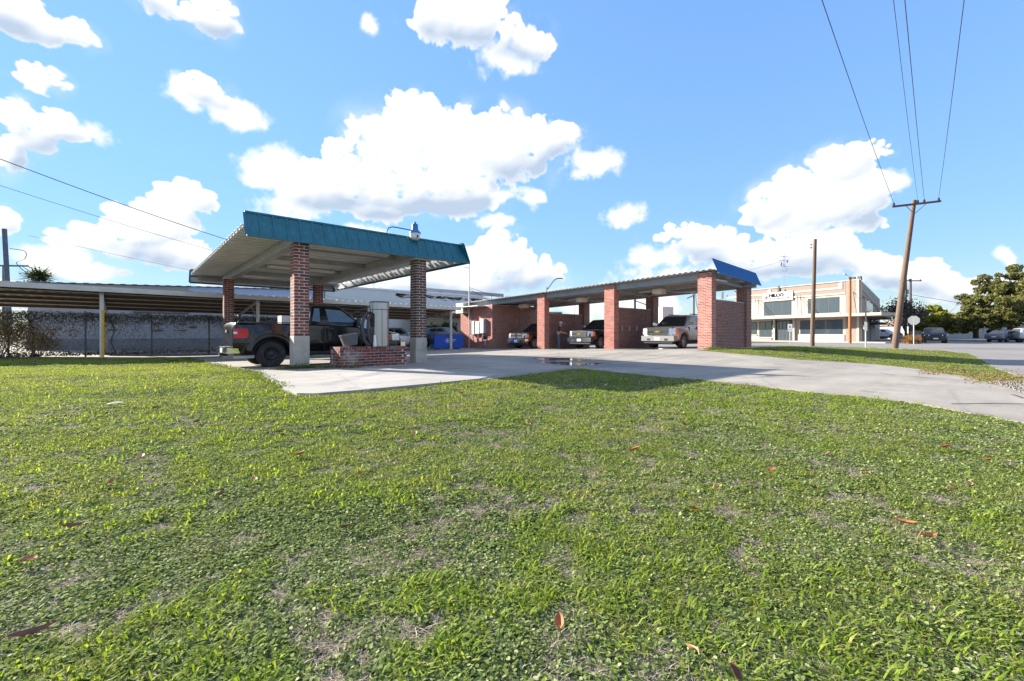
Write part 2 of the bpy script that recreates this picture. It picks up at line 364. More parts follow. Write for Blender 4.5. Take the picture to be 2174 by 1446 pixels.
def concmat(name, c, c2, wet=None):
    m = M(name, c, .85, c2=c2, scale=.55, detail=8, bump=.12, bscale=90, dirt=((.16,.138,.112), .9, .58)); t = m.node_tree; b = t.nodes['Principled BSDF']
    src = b.inputs['Base Color'].links[0].from_socket; geo = n_(t, 'ShaderNodeNewGeometry')
    sp = n_(t, 'ShaderNodeTexNoise', ins={'Vector': geo.outputs['Position'], 'Scale': 14., 'Detail': 6., 'Roughness': .7})
    src = vmt(t, 'SCALE', src); sn = t.nodes[-1]; lg_ = n_(t, 'ShaderNodeTexNoise', ins={'Vector': vmt(t, 'MULTIPLY', geo.outputs['Position'], (.35, 2.2, 1)), 'Scale': .8, 'Detail': 7., 'Roughness': .62})
    bl_ = n_(t, 'ShaderNodeTexNoise', ins={'Vector': geo.outputs['Position'], 'Scale': .33, 'Detail': 9., 'Roughness': .6})
    k_f = mth(t, 'MULTIPLY', mth(t, 'MULTIPLY_ADD', sp.outputs[0], .36, .82), mth(t, 'MULTIPLY', mth(t, 'MULTIPLY_ADD', lg_.outputs[0], .7, .65), mth(t, 'MULTIPLY_ADD', bl_.outputs[0], 1.0, .50)))
    t.links.new(k_f, sn.inputs[3])
    vo = n_(t, 'ShaderNodeTexVoronoi', feature='DISTANCE_TO_EDGE', ins={'Vector': vmt(t, 'ADD', geo.outputs['Position'], vmt(t, 'SCALE', sp.outputs[1])), 'Scale': .22}); 
    for nn in t.nodes:
        if nn.type == 'VECT_MATH' and nn.operation == 'SCALE' and not nn.inputs[3].is_linked: nn.inputs[3].default_value = .35
    crk = n_(t, 'ShaderNodeMapRange', ins={0: vo.outputs['Distance'], 1: .0, 2: .006, 3: .55, 4: 0.}).outputs[0]
    src = n_(t, 'ShaderNodeMix', data_type='RGBA', ins={0: crk, 6: src, 7: (.13,.12,.11,1)}).outputs[2]
    if wet:
        wn = n_(t, 'ShaderNodeTexNoise', ins={'Vector': geo.outputs['Position'], 'Scale': 1.3, 'Detail': 5., 'Roughness': .6})
        acc = None
        for (wx, wy, sx_, sy_) in wet:
            q = vmt(t, 'MULTIPLY', vmt(t, 'SUBTRACT', geo.outputs['Position'], (wx, wy, 0)), (1/sx_, 1/sy_, 0)); l = vmt(t, 'LENGTH', q)
            acc = l if acc is None else mth(t, 'MINIMUM', acc, l)
        f = mth(t, 'SUBTRACT', acc, mth(t, 'MULTIPLY_ADD', wn.outputs[0], 1.6, -.8))
        damp = n_(t, 'ShaderNodeMapRange', ins={0: f, 1: 1.25, 2: .75}).outputs[0]
        pud = n_(t, 'ShaderNodeMapRange', ins={0: f, 1: .62, 2: .48}).outputs[0]
        src = n_(t, 'ShaderNodeMix', data_type='RGBA', ins={0: mth(t, 'MULTIPLY', damp, .72), 6: src, 7: (.09,.085,.08,1)}).outputs[2]
        t.links.new(mth(t, 'MULTIPLY_ADD', pud, -.82, mth(t, 'MULTIPLY_ADD', damp, -.25, .86)), b.inputs['Roughness'])
        bp = b.inputs['Normal'].links[0].from_node; t.links.new(mth(t, 'MULTIPLY_ADD', pud, -.115, .12), bp.inputs['Strength'])
    t.links.new(src, b.inputs['Base Color']); return m
pw = gp(1210, 771); pw2 = gp(1160, 756); pw3 = gp(1300, 752)
m_cpad = concmat('concrete_yard', (.245,.217,.182), (.315,.284,.244), wet=[(pw.x, pw.y, 1.3, 2.1), (pw.x+1.6, pw.y+1.6, 1.5, 1.8), (21.8, 18.8, 2.2, 2.0), (21.6, 13.2, 2.0, 1.6)])
m_isle = concmat('concrete_pad', (.29,.267,.237), (.355,.332,.30))
m_road = M('road_surface', (.18,.165,.152), .9, c2=(.235,.218,.205), scale=.3, detail=8, bump=.1, dirt=((.22,.21,.2), .35, .6))
m_soil = M('lawn_soil', (.065,.052,.036), .95, c2=(.12,.10,.07), scale=2.6, detail=9, bump=1., bscale=45, dirt=((.07,.08,.035), .8, .55))
m_mortarg = M('mortar_grimy_shaded', (.40,.32,.27), .95, var=.2, scale=4)  # mortar toned down to go with the grimy, shade-toned bay brick
m_grav = M('white_gravel', (.19,.175,.155), .9, var=.35, scale=30, bump=1., bscale=50)

EDGE_R = px((2174,897),(2054,875.7),(1943,854.7),(1833,842.5),(1700,829),(1557,813),(1402,799.5),(1286,788),(1228,783),(1170,788),(1085,799),(1016,806.5),(900,818),(760,831),(668,838.8),(630,838))
EDGE_L = px((600.8,826.3),(577.6,811),(552.5,797.5),(533,788.8),(494.6,783),(463.7,775),(421,764),(388,759.5))
STRIP_LO = px((2098,812.6),(2054,799),(1954.5,784),(1855,773),(1700,764),(1600,754),(1530,748),(1480,744))
e0 = EDGE_R[0]; sN = STRIP_LO[0]
conc = [(e0.x+9, e0.y-9)] + [tuple(p) for p in EDGE_R+EDGE_L] + [(1.3, 28.2), (-30, 29.3), (-30, 60), (34, 60), (34, 9.4), (26.4, 9.2), (22, 9.5)] + [tuple(p) for p in reversed(STRIP_LO)] + [(sN.x+9, sN.y-7)]
CONC = np.array(conc)
sheet('concrete_yard', conc, m_cpad, .0, .9, .10)
road = [tuple(gp(u, v).to_2d()) for u, v in ((1590,732.5),(1750,735.5),(1890,739.5),(2010,744),(2068,753),(2112,780),(2174,800))] + [(30,-12), (150,-60), (150,60), (80,110), (34,110), (34,14)]
ROAD = np.array(road)
sheet('street', road, m_road, -.004, 3.0, .08)
gs = MB(); n1 = 240; XR = [-1500,-600,-200,-90]+list(np.linspace(-50,110,n1))+[200,600,1500]; YR = [-1500,-500,-150,-90]+list(np.linspace(-60,100,n1))+[200,600,1500]
for x in XR:
    for y in YR:
        dz = -.035 + .02*noise.noise((x*.9, y*.9, 0)) if abs(x) < 45 and abs(y) < 45 else -.05
        gs.v.append((x, y, g(x, y)+dz))
ny = len(YR); gs.f = [(i*ny+j, (i+1)*ny+j, (i+1)*ny+j+1, i*ny+j+1) for i in range(len(XR)-1) for j in range(ny-1)]
me = bpy.data.meshes.new('ground'); me.from_pydata(gs.v, [], gs.f); me.materials.append(m_soil); me.shade_smooth(); tag(obj('ground', me), kind='structure')
pad = px((630,837.5),(602,826.5),(579,811),(556,797.5),(640,791),(700,786),(850,783.5),(935,786),(1060,797.5),(1016,806),(900,817.5),(760,830.5),(668,838))
sheet('island_apron', pad, m_isle, .022, .5, .08)
gv = px((2098,813),(2135,822),(2174,838),(2300,880),(2300,830),(2174,812),(2120,808))
sheet('gravel_patch', gv, m_grav, .012, .4)
# saw joints and cracks in the slab
m_joint = M('joint_tar', (.06,.055,.05), .9, var=.2, scale=6)
def strip(name, pts, w, mat, dz=.004, parent=None):
    mb = MB(); L = []
    pts = [Vector(p).to_2d() for p in pts]; dense = []
    for a, b in zip(pts, pts[1:]):
        k = max(1, int((b-a).length/.5)); dense += [a.lerp(b, i/k) for i in range(k)]
    dense.append(pts[-1])
    for i, p in enumerate(dense):
        t = (dense[min(i+1, len(dense)-1)]-dense[max(0, i-1)]).normalized(); nrm = Vector((-t.y, t.x))
        ww = w*(.6+.8*rnd.random())/2
        for s in (-1, 1): q = p+nrm*s*ww; mb.v.append((q.x, q.y, g(p.x, p.y)+dz))
    mb.f = [(2*i, 2*i+1, 2*i+3, 2*i+2) for i in range(len(dense)-1)]
    return tag(mb.build(name, mat), kind='structure')
strip('slab_joint', px((1075,796),(1200,783),(1260,771),(1420,757),(1475,751)), .035, m_joint)
strip('slab_joint', [(9.6,15.2),(14,14.9),(21,14.6)], .03, m_joint)
strip('slab_joint', [(9.6,20.5),(15,20.2),(21,20.0)], .03, m_joint)
strip('slab_joint', [(11.5,13.2),(11.8,20),(12,27.5)], .03, m_joint)
strip('slab_joint', [(16.3,10.5),(16.5,18),(16.6,27.5)], .03, m_joint)
strip('slab_joint', [(20.9,10.2),(20.9,27)], .05, m_joint)
strip('slab_crack', px((2020,858),(2060,857),(2110,856.5),(2174,858)), .05, m_joint)
strip('slab_crack', px((2150,838),(2160,841),(2174,846)), .05, m_joint)
strip('slab_crack', px((1868,791),(1885,795),(1900,797)), .03, m_joint)

# ------------------------------------------------------------------ brickwork
def bm_brick(l, w, h, mat, name='brick'):
    return MB().box(-l/2, l/2, -w/2, w/2, -h/2, h/2).mesh(name, mat)
def pillar(parent, x, y, zb, zc, zt, mat, parts_left, side=.41, course=.0915):
    """concrete foot, mortar core, four bricks to a course laid pinwheel fashion"""
    p = MB().box(x+.005, x+side-.005, y+.005, y+side-.005, zc, zt).build('brick_pillar', m_mortar, parent)
    ft = MB(); e = .012; ft.hexa([(x-e,y-e,zb-.15),(x+side+e,y-e,zb-.15),(x+side+e,y+side+e,zb-.15),(x-e,y+side+e,zb-.15),(x-e,y-e,zc),(x+side+e,y-e,zc),(x+side+e,y+side+e,zc),(x-e,y+side+e,zc)]).build('concrete_foot', m_conc, p)
    bl, bw = .272, .126; hx = bm_brick(bl-.010, bw-.002, course-.018, mat); hy = bm_brick(bw-.002, bl-.010, course-.018, mat)
    n = int((zt-zc)/course); stuff = MB()
    for i in range(n):
        z = zc+(i+.5)*course+.004
        hl = (bl-.010)/2+.0005; q = [(hl, bw/2, 0), (side-bw/2, hl, 1), (side-hl, side-bw/2, 0), (bw/2, side-hl, 1)]
        for (a, b, o) in q:
            if i % 2: a = side-a
            jx, jy = rnd.uniform(-.0012,.0012), rnd.uniform(-.0012,.0012)
            if parts_left[0] > 0:
                obj('brick', hy if o else hx, p, (x+a+jx, y+b+jy, z)); parts_left[0] -= 1
            else:
                lx, ly = (bw, bl-.004) if o else (bl-.004, bw); h = (course-.013)/2
                stuff.box(x+a-lx/2, x+a+lx/2, y+b-ly/2, y+b+ly/2, z-h, z+h)
    if stuff.v: tag(stuff.build('brickwork', mat, p), kind='stuff')
    return p

# ------------------------------------------------------------------ vacuum canopy
X0, X1, Y0, Y1 = 2.42, 9.73, 13.6, 28.0
can = thing('vacuum_canopy', 'flat roofed canopy with teal fascia on four brick pillars over black pickup', 'canopy', (3.66, 13.85, 0))
can_o = Vector((3.66, 13.85, 0))
class Loc:  # parts are drawn in world coordinates, then hung on their thing
    pass
def under(parent):
    """shift freshly built world-coordinate children so that they stay put under a placed parent"""
    for c in parent.children:
        if 'w' in c: continue
        c['w'] = 1; c.matrix_parent_inverse = parent.matrix_basis.inverted()
left = [300]
bpy.context.view_layer.update()
for (x, y, zb, zc, mt) in ((3.66,13.85,0,.93,m_brick),(7.6,13.85,-.02,.86,m_brickd),(3.5,25.0,-.19,.62,m_brick),(7.6,24.8,-.19,.62,m_brick)):
    pillar(can, x, y, zb, zc, 3.68, mt, left)
for x in (3.7, 7.64):   # beams
    MB().box(x+.03, x+.31, 14.0, 27.6, 3.682, 3.70).box(x+.03, x+.31, 14.0, 27.6, 3.955, 3.972).box(x+.155, x+.185, 14.0, 27.6, 3.70, 3.955).box(x+.035, x+.05, 14.0, 27.6, 3.70, 3.955).build('beam', m_beam, can)
for y in (15.6, 18.4, 21.3, 24.1):
    MB().box(4.02, 7.67, y, y+.12, 3.80, 3.965).build('purlin', m_beam, can)
    if y in (15.6, 21.3):
        l = MB().box(4.5, 7.3, y-.32, y-.16, 3.86, 3.93).build('light_fixture', m_white, can)
        MB().tube([(4.55,y-.24,3.835),(7.25,y-.24,3.835)], .019, 8).build('fluorescent_tube', m_white, l, 60)
MB().box(4.02, 9.4, 13.98, 14.10, 3.70, 3.965).build('header', m_deck, can)
MB().box(2.7, 9.4, 27.5, 27.62, 3.70, 3.965).build('header', m_beam, can)
def corrug(a0, a1, pitch, z, amp, flat=.6):
    """trapezoid profile points (a, z) from a0 to a1"""
    out = []; a = a0
    while a < a1-1e-6:
        w = pitch
        for fa, hz in ((0,0),(flat*.5,0),(flat*.5+.06,1),(flat*.5+.44,1),(flat*.5+.5,0)):
            if a+fa*w <= a1: out.append((a+fa*w, z+hz*amp))
        a += w
    out.append((a1, z)); return out
def sheetx(prof, xa, xb, dzb=0., axis='x', th=.012):
    mb = MB(); n = len(prof)
    for (a, z) in prof:
        for (b, dz) in ((xa, 0), (xb, dzb)):
            for t in (0, th): mb.v.append((b, a, z+dz+t) if axis == 'x' else (a, b, z+dz+t))
    for i in range(n-1):
        p, q = 4*i, 4*(i+1); mb.f += [(p, q, q+2, p+2), (p+1, p+3, q+3, q+1), (p, p+1, q+1, q), (p+2, q+2, q+3, p+3)]
    return mb
sheetx(corrug(14.12, 27.6, .46, 3.98, .10, .9), X0, X1-.28).build('roof_deck', m_deck, can)
# fascia panels: leaning back, rib on every seam
def mansard(parent, a0, a1, fixed, lean, zb, zt, axis, mat, npan, out, ribw=.085, name='fascia', mitre=(0,0)):
    """a: along the run; fixed: plane coordinate of the bottom edge; lean: how far the top sits back"""
    def P(a, t, o=0):
        f = fixed+lean*t+out*o*-1; z = zb+(zt-zb)*t
        return (a, f, z) if axis == 'x' else (f, a, z)
    par = MB()
    for t, h in ((0, .06), (.93, .07)):
        par.hexa([P(a0, t, -.04), P(a1, t, -.04), P(a1, t, .03), P(a0, t, .03), P(a0, t+h, -.04), P(a1, t+h, -.04), P(a1, t+h, .03), P(a0, t+h, .03)])
    f_ = par.build(name, mat, parent); w = (a1-a0)/npan
    for i in range(npan):
        a, b = a0+i*w, a0+(i+1)*w; pb = MB()
        m0 = mitre[0] if i == 0 else 0; m1 = mitre[1] if i == npan-1 else 0
        pb.hexa([P(a,.05,-.006),P(b,.05,-.006),P(b,.05,.006),P(a,.05,.006),P(a+m0,.95,-.006),P(b-m1,.95,-.006),P(b-m1,.95,.006),P(a+m0,.95,.006)])
        r = ribw/2; pb.hexa([P(a-r,.06,0),P(a+r,.06,0),P(a+r*.6,.06,.030),P(a-r*.6,.06,.030),P(a-r+m0,.93,0),P(a+r+m0,.93,0),P(a+r*.6+m0,.93,.030),P(a-r*.6+m0,.93,.030)])
        pb.build('panel', mat, f_)
    return f_
mansard(can, X0, X1, Y0, .34, 3.63, 4.38, 'x', m_teal, 21, 1, mitre=(0,.1))
mansard(can, Y0+.02, Y1, X1, -.30, 3.65, 4.38, 'y', m_teal, 36, -1)
mansard(can, X0, X1, Y1, -.32, 3.60, 4.30, 'x', m_teal, 18, -1)
m_liner = M('fascia_back', (.66,.68,.70), .35, .3, var=.12, scale=6, stretch=(4,4,1))
for q in ([(9.695,13.95,3.72),(9.695,27.9,3.72),(9.44,27.7,4.33),(9.44,14.0,4.33)], [(2.45,27.955,3.68),(9.6,27.955,3.68),(9.4,27.71,4.25),(2.45,27.71,4.25)]): MB().slab(q, (-.004,-.004,0)).build('fascia_liner', m_liner, can)
fr = MB()
for i in range(10):   # struts that hold the side and rear fascia off the deck
    y = 14.6+i*1.42; fr.beam((9.38,y,3.99), (9.70,y,3.70), .05, .05); fr.beam((9.40,y,4.0), (9.46,y,4.34), .05, .05)
for i in range(6): x = 2.9+i*1.2; fr.beam((x,27.7,3.99), (x,27.95,3.66), .05, .05)
fr.build('fascia_strut', m_galv, can)
under(can)
# blue yard lamp on the fascia
lp = thing('yard_lamp', 'blue barn light on a curved arm over the teal fascia', 'lamp', (6.55, 13.95, 4.35)); lp.scale = (.85, .85, .85)
MB().tube([(0,0,-.1),(0,-.05,.1),(.05,-.08,.22),(.2,-.1,.29),(.45,-.12,.29),(.95,-.15,.27),(1.05,-.16,.26)], .024, 8).build('arm', m_blue, lp, 60)
MB().lathe([(.0,.62),(.05,.62),(.055,.55),(.12,.53),(.13,.36),(.14,.30),(.235,.20),(.24,.16),(.0,.16)], (1.16,-.17,.0), n=20).build('housing', m_blue, lp, 40)
MB().lathe([(.215,.16),(.22,.05),(.20,-.06),(.12,-.11),(.0,-.12)], (1.16,-.17,.0), n=20).build('lens', M('lamp_lens', (.72,.72,.68), .25, var=.15, scale=12), lp, 40)
MB().box(1.13,1.19,-.41,-.37,-.04,.06).build('photocell', m_dkgrey, lp)

# ------------------------------------------------------------------ vacuum island
isl = thing('vacuum_island', 'low oblong brick plinth with whitish stains under the vacuum', 'plinth', (4.67, 13.0, 0))
ix, iy, iz = 2.13, .84, .60
co = MB().box(.010, ix-.010, .006, iy-.006, -.1, iz-.012).build('mortar_core', m_mortar, isl)
bl, ch = .262, .0855; h5 = (ch-.012)/2
bmx = bm_brick(bl-.012, .12, ch-.012, m_bricki); bmy = bm_brick(.12, bl-.012, ch-.012, m_bricki); bmr = bm_brick(.075, .16, .09, m_bricki); bmr2 = bm_brick(.16, .075, .09, m_bricki)
for i in range(6):
    z = .01+(i+.5)*ch; a = 0 if i % 2 == 0 else bl/2; nx = int((ix-a+.01)/bl)
    for k in range(nx):
        for y in (.06, iy-.06): obj('brick', bmx, isl, (a+bl*(k+.5), y, z))
    if a:
        for y in (.06, iy-.06):
            for x in (.059, ix-.055): obj('brick', bm_brick(.118, .12, ch-.012, m_bricki), isl, (x, y, z))
    b0 = .125 if a == 0 else .0
    for k in range(3):
        yy = .131+bl*(k+.5)-(.0 if a == 0 else .065)
        if yy+bl/2 < iy-.0: 
            for x in (.06, ix-.06): obj('brick', bmy, isl, (x, yy, z))
for k in range(25):
    x = .04+k*.0845
    for y in (.08, iy-.08): obj('cap_brick', bmr, isl, (x, y, iz-.035))
for k in range(6):
    y = .21+k*.0845
    for x in (.08, ix-.08): obj('cap_brick', bmr2, isl, (x, y, iz-.035))
MB().box(.15, ix-.15, .15, iy-.15, iz-.05, iz-.005).build('top_slab', m_conc, isl)

vx, vy = 6.08, 13.45
vac = thing('car_vacuum', 'tall stainless steel vacuum cylinder with black hose on brick plinth', 'vacuum', (vx, vy, .605))
MB().lathe([(0,0),(.285,0),(.285,1.16),(.0,1.16)], n=40).build('drum', m_steel, vac, 40)
MB().lathe([(.288,1.16),(.30,1.165),(.30,1.38),(.29,1.39),(.0,1.42)], n=40).build('lid', m_steel, vac, 40)
MB().lathe([(.304,1.385),(.304,1.40),(.27,1.42)], n=40).build('lid_rim', m_dkgrey, vac, 40)
MB().lathe([(.302,1.155),(.302,1.172)], n=40).build('band', m_dkgrey, vac)
for a in (200, 262, 345):
    ca, sa = math.cos(R(a)), math.sin(R(a)); MB().beam((.287*ca,.287*sa,.02), (.287*ca,.287*sa,1.38), .012, .012).build('seam', m_dkgrey, vac)
ca, sa = math.cos(R(185)), math.sin(R(185))
MB().box(-.305,-.255,-.17,-.03,.62,1.04).build('coin_panel', m_black, vac)
MB().box(-.312,-.304,-.15,-.05,.85,.99).build('red_label', m_redl, vac)
MB().tube([(-.24,-.20,.0),(-.24,-.20,.36)], [.075,.055], 16).build('nozzle_holder', m_alloy, vac, 50)
hp = [(-.2,.12,1.02),(-.32,.05,1.06),(-.45,-.02,1.0),(-.56,-.08,.82),(-.60,-.1,.55),(-.55,-.12,.25),(-.42,-.12,.06),(-.30,-.08,.05)]
def smoothpts(P_, k=6):
    P_ = [Vector(p) for p in P_]; out = []
    for i in range(len(P_)-1):
        a, b, c, d = P_[max(i-1,0)], P_[i], P_[i+1], P_[min(i+2, len(P_)-1)]
        for j in range(k):
            t = j/k; out.append(.5*((2*b)+(c-a)*t+(2*a-5*b+4*c-d)*t*t+(3*b-a-3*c+d)*t**3))
    return out+[P_[-1]]
h_ = smoothpts(hp, 8); MB().tube(h_, [.046+.006*(i % 2) for i in range(len(h_))], 10).build('hose', m_hose, vac, 60)
hp2 = [(-.2,.05,.98),(-.30,-.05,1.0),(-.40,-.1,.8),(-.42,-.12,.5),(-.36,-.12,.2),(-.28,-.14,.08)]
h_ = smoothpts(hp2, 8); MB().tube(h_, [.046+.006*(i % 2) for i in range(len(h_))], 10).build('hose', m_hose, vac, 60)
# waste bin lying open on the plinth
wb = thing('waste_bin', 'battered grey oblong tub standing tilted on brick plinth', 'bin', (5.12, 13.38, .60), R(12))
b_ = MB(); rings = []
for (sx_, sy_, z, inn) in ((.27,.15,.0,0),(.36,.20,.30,0),(.375,.215,.30,0),(.375,.215,.33,0),(.345,.185,.33,0),(.25,.13,.03,0)):
    rg = [(sx_*math.copysign(abs(math.cos(a))**.45, math.cos(a)), sy_*math.copysign(abs(math.sin(a))**.45, math.sin(a)), z) for a in [2*math.pi*k/24+.01 for k in range(24)]]
    rings.append(rg)
for rg in rings: b_.v += rg
b_.f = [(24*i+k, 24*i+(k+1) % 24, 24*(i+1)+(k+1) % 24, 24*(i+1)+k) for i in range(5) for k in range(24)]+[tuple(range(23,-1,-1)), tuple(120+k for k in range(24))]
b_.build('tub', M('bin_plastic', (.11,.11,.115), .55, var=.25, scale=5, dirt=((.30,.29,.28), 4, .58)), wb, 40)
wb.rotation_euler = (0, R(-9), R(6)); wb.location.z = .65; wb.scale = (.72, .85, 1.05)

# ------------------------------------------------------------------ car wash building
KS = -.0257; WX, WY3, BAY = 21.43, 9.87, 5.71
def zsh(y): return .27+KS*(y-WY3)
wash = thing('car_wash', 'red brick self service car wash with three open bays and metal roof', 'car wash', (WX, WY3, .27))
def brickface(mb, a0, a1, z0, z1, fixed, axis, sgn, course=.0775, bl=.245, cb=None):
    """running bond on a vertical face; axis 'x' runs along X at y=fixed, 'y' along Y at x=fixed; sgn = outward side"""
    n = int((z1-z0)/course); m = .014
    for i in range(n):
        za, zb = z0+i*course+m/2, z0+(i+1)*course-m/2; a = a0-(bl/2 if i % 2 else 0)
        while a < a1-.02:
            p, q = max(a+m/2, a0), min(a+bl-m/2, a1); a += bl
            if q-p < .03: continue
            o0, o1 = (fixed-.03, fixed+.004) if sgn > 0 else (fixed-.004, fixed+.03)
            if axis == 'x': args = (p, q, o0, o1, za+zsh(fixed), zb+zsh(fixed))
            else: args = (o0, o1, p, q, za, zb)
            if cb and cb(args, axis): continue
            if axis == 'x': mb.box(*args)
            else:
                x0,x1,y0,y1,z0_,z1_ = args; A, B = zsh(y0), zsh(y1)
                mb.hexa([(x0,y0,z0_+A),(x1,y0,z0_+A),(x1,y1,z0_+B),(x0,y1,z0_+B),(x0,y0,z1_+A),(x1,y0,z1_+A),(x1,y1,z1_+B),(x0,y1,z1_+B)])
def shbox(mb, x0, x1, y0, y1, z0, z1, dzx=0.):
    A, B = zsh(y0), zsh(y1)
    return mb.hexa([(x0,y0,z0+A),(x1,y0,z0+A+dzx*0),(x1,y1,z0+B),(x0,y1,z0+B),(x0,y0,z1+A),(x1,y0,z1+A+dzx),(x1,y1,z1+B+dzx),(x0,y1,z1+B)])
PH_ = 3.74; PWY, PWX = .70, .47
left2 = [245]; bcache = {}
for i in range(4):
    y = WY3+i*BAY; last = (i == 3)
    if not last:
        pm = MB(); shbox(pm, WX, WX+PWX, y, y+PWY, -.2, PH_); po = pm.build('brick_pillar', m_mortarw, wash); bw_ = MB()
        def cb(a, axis, po=po):
            if i or left2[0] <= 0: return False
            k = (round(a[1]-a[0], 2), round(a[3]-a[2], 2), round(a[5]-a[4], 2))
            if k not in bcache: bcache[k] = bm_brick(*k, m_brickw)
            yc = (a[2]+a[3])/2; obj('brick', bcache[k], po, ((a[0]+a[1])/2, yc, (a[4]+a[5])/2+(zsh(yc) if axis == 'y' else 0))); left2[0] -= 1; return True
        brickface(bw_, y, y+PWY, 0, PH_, WX, 'y', -1, cb=cb)
        brickface(bw_, WX, WX+PWX, 0, PH_, y, 'x', -1, cb=cb)
        brickface(bw_, WX, WX+PWX, 0, PH_, y+PWY, 'x', 1)
        tag(bw_.build('brickwork', m_brickw, po), kind='stuff')
        # dividing wall and rear pillar
        w = MB(); wy0, wy1 = y+.12, y+.42
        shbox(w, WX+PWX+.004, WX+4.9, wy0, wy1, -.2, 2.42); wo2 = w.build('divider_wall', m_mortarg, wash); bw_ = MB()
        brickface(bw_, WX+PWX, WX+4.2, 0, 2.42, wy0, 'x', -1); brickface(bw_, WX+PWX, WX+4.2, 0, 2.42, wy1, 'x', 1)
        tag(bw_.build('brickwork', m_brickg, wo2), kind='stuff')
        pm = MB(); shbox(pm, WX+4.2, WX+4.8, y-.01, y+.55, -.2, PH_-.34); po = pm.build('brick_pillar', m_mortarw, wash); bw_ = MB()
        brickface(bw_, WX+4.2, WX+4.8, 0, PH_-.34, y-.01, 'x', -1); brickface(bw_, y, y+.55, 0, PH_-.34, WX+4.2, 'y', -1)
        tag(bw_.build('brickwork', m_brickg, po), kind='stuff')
        MB().box(WX+PWX, WX+4.2, wy0-.015, wy1+.015, zsh(y)+2.422, zsh(y)+2.46).build('wall_cap', m_beam, wash)
yr = WY3+3*BAY; pm = MB(); shbox(pm, WX, WX+4.9, yr, yr+4.3, -.3, PH_-.28); rm = pm.build('equipment_room', m_mortarw, wash); bw_ = MB()
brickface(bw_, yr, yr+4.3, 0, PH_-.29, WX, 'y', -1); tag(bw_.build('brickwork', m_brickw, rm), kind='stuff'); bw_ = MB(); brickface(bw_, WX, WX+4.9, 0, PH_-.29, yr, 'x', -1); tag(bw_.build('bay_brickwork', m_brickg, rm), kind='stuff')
RS = -.045
m_eave = M('eave_beam', (.25,.28,.31), .5, .2, var=.12, scale=2)
def roofz(x, y): return zsh(y)+3.80+RS*(x-WX)
rf = MB(); prof = corrug(9.64, yr+4.75, .305, 0, .045, .8); xa, xb = WX-.30, WX+4.95
for (a, z) in prof:
    for x in (xa, xb):
        for t in (0, .012): rf.v.append((x, a, roofz(x, a)+z+t))
for i in range(len(prof)-1):
    p, q = 4*i, 4*(i+1); rf.f += [(p, q, q+2, p+2), (p+1, p+3, q+3, q+1), (p, p+1, q+1, q), (p+2, q+2, q+3, p+3)]
rf.build('roof_deck', m_galv, wash)
def rbeam(x0, x1, y0, y1, zt, h, mat=m_beam, name='beam'):
    mb = MB(); P_ = []
    for dz in (-h, 0):
        for (x, y) in ((x0,y0),(x1,y0),(x1,y1),(x0,y1)): P_.append((x, y, roofz(x, y)+zt+dz))
    mb.hexa(P_); return mb.build(name, mat, wash)
for k, x in enumerate((WX+.14, WX+1.4, WX+2.9, WX+4.45)): rbeam(x, x+.11, 9.5 if k else WY3+PWY+.01, yr+(4.5 if k == 0 else 0), -.004, .34 if k in (0, 3) else .22, m_eave if k == 0 else m_beam)
for i in range(3): rbeam(WX+.12, WX+4.4, WY3+i*BAY+.2, WY3+i*BAY+.34, -.225, .13, m_beam, 'cross_beam')
fz = MB(); NB = 30
fp = lambda x, t, o: (x, 9.42+.30*t-o, roofz(x, 9.5)-.02+.72*t-.18)
fb = MB()
for t in (0, .97): fb.hexa([fp(WX-.3+.03*t,t,-.03),fp(WX+4.95,t,-.03),fp(WX+4.95,t,.05),fp(WX-.3,t,.05),fp(WX-.3,t+.04,-.03),fp(WX+4.95,t+.04,-.03),fp(WX+4.95,t+.04,.05),fp(WX-.3,t+.04,.05)])
fo = fb.build('fascia', m_blue, wash); pw_ = 5.2/26
for i in range(26):
    a = WX-.3+i*pw_; b = a+pw_; pb = MB(); pts = [(a,0),(a+.6*pw_,0),(a+.68*pw_,.06),(a+.9*pw_,.06),(b,0)]
    for (x, o) in pts:
        for t in (.04, .97): pb.v.append(fp(x, t, o))
    pb.f = [(2*k, 2*k+2, 2*k+3, 2*k+1) for k in range(4)]; pb.build('panel', m_blue, fo)
for i in range(3):   # bay lights, booms with hanging hoses, mat hooks
    yb = WY3+i*BAY+PWY+.2; yc = WY3+i*BAY+3.2; z = roofz(WX+2, yc)
    l = MB().box(WX+1.9, WX+2.0, yc+.9, yc+2.1, z-.42, z-.36).build('light_fixture', m_white, wash)
    MB().box(WX+1.2, WX+1.75, yc-.2+.4, yc+.35+.4, z-.62, z-.36).build('ceiling_tank', m_cream, wash)
    MB().tube([(WX+1.6,yc,z-.23),(WX+1.6,yc,z-.5),(WX+1.3,yc-.6,z-.62),(WX+1.0,yc-1.9,z-.70)], .025, 6).build('boom', m_galv, wash, 50)
    hz = zsh(yc)+1.0; MB().tube(smoothpts([(WX+1.0,yc-1.9,z-.70),(WX+1.02,yc-1.95,z-1.4),(WX+1.1,yc-2.2,hz+.3),(WX+1.2,yc-2.3,hz)], 5), .012, 6).build('hose', m_hose, wash, 60)
    MB().tube([(WX+1.6,yc,z-.5),(WX+1.9,yc+.7,z-.6),(WX+2.1,yc+1.6,z-.66)], .022, 6).build('boom', m_galv, wash, 50)
    MB().tube(smoothpts([(WX+2.1,yc+1.6,z-.66),(WX+2.12,yc+1.65,z-1.3),(WX+2.2,yc+1.9,hz+.3)], 5), .012, 6).build('hose', m_hose, wash, 60)
for k in range(3):
    x = WX+.9+k*.75; MB().box(x, x+.05, WY3+BAY+.05, WY3+BAY+.118, zsh(15)+1.05, zsh(15)+1.35).build('mat_clamp', m_galv, wash)
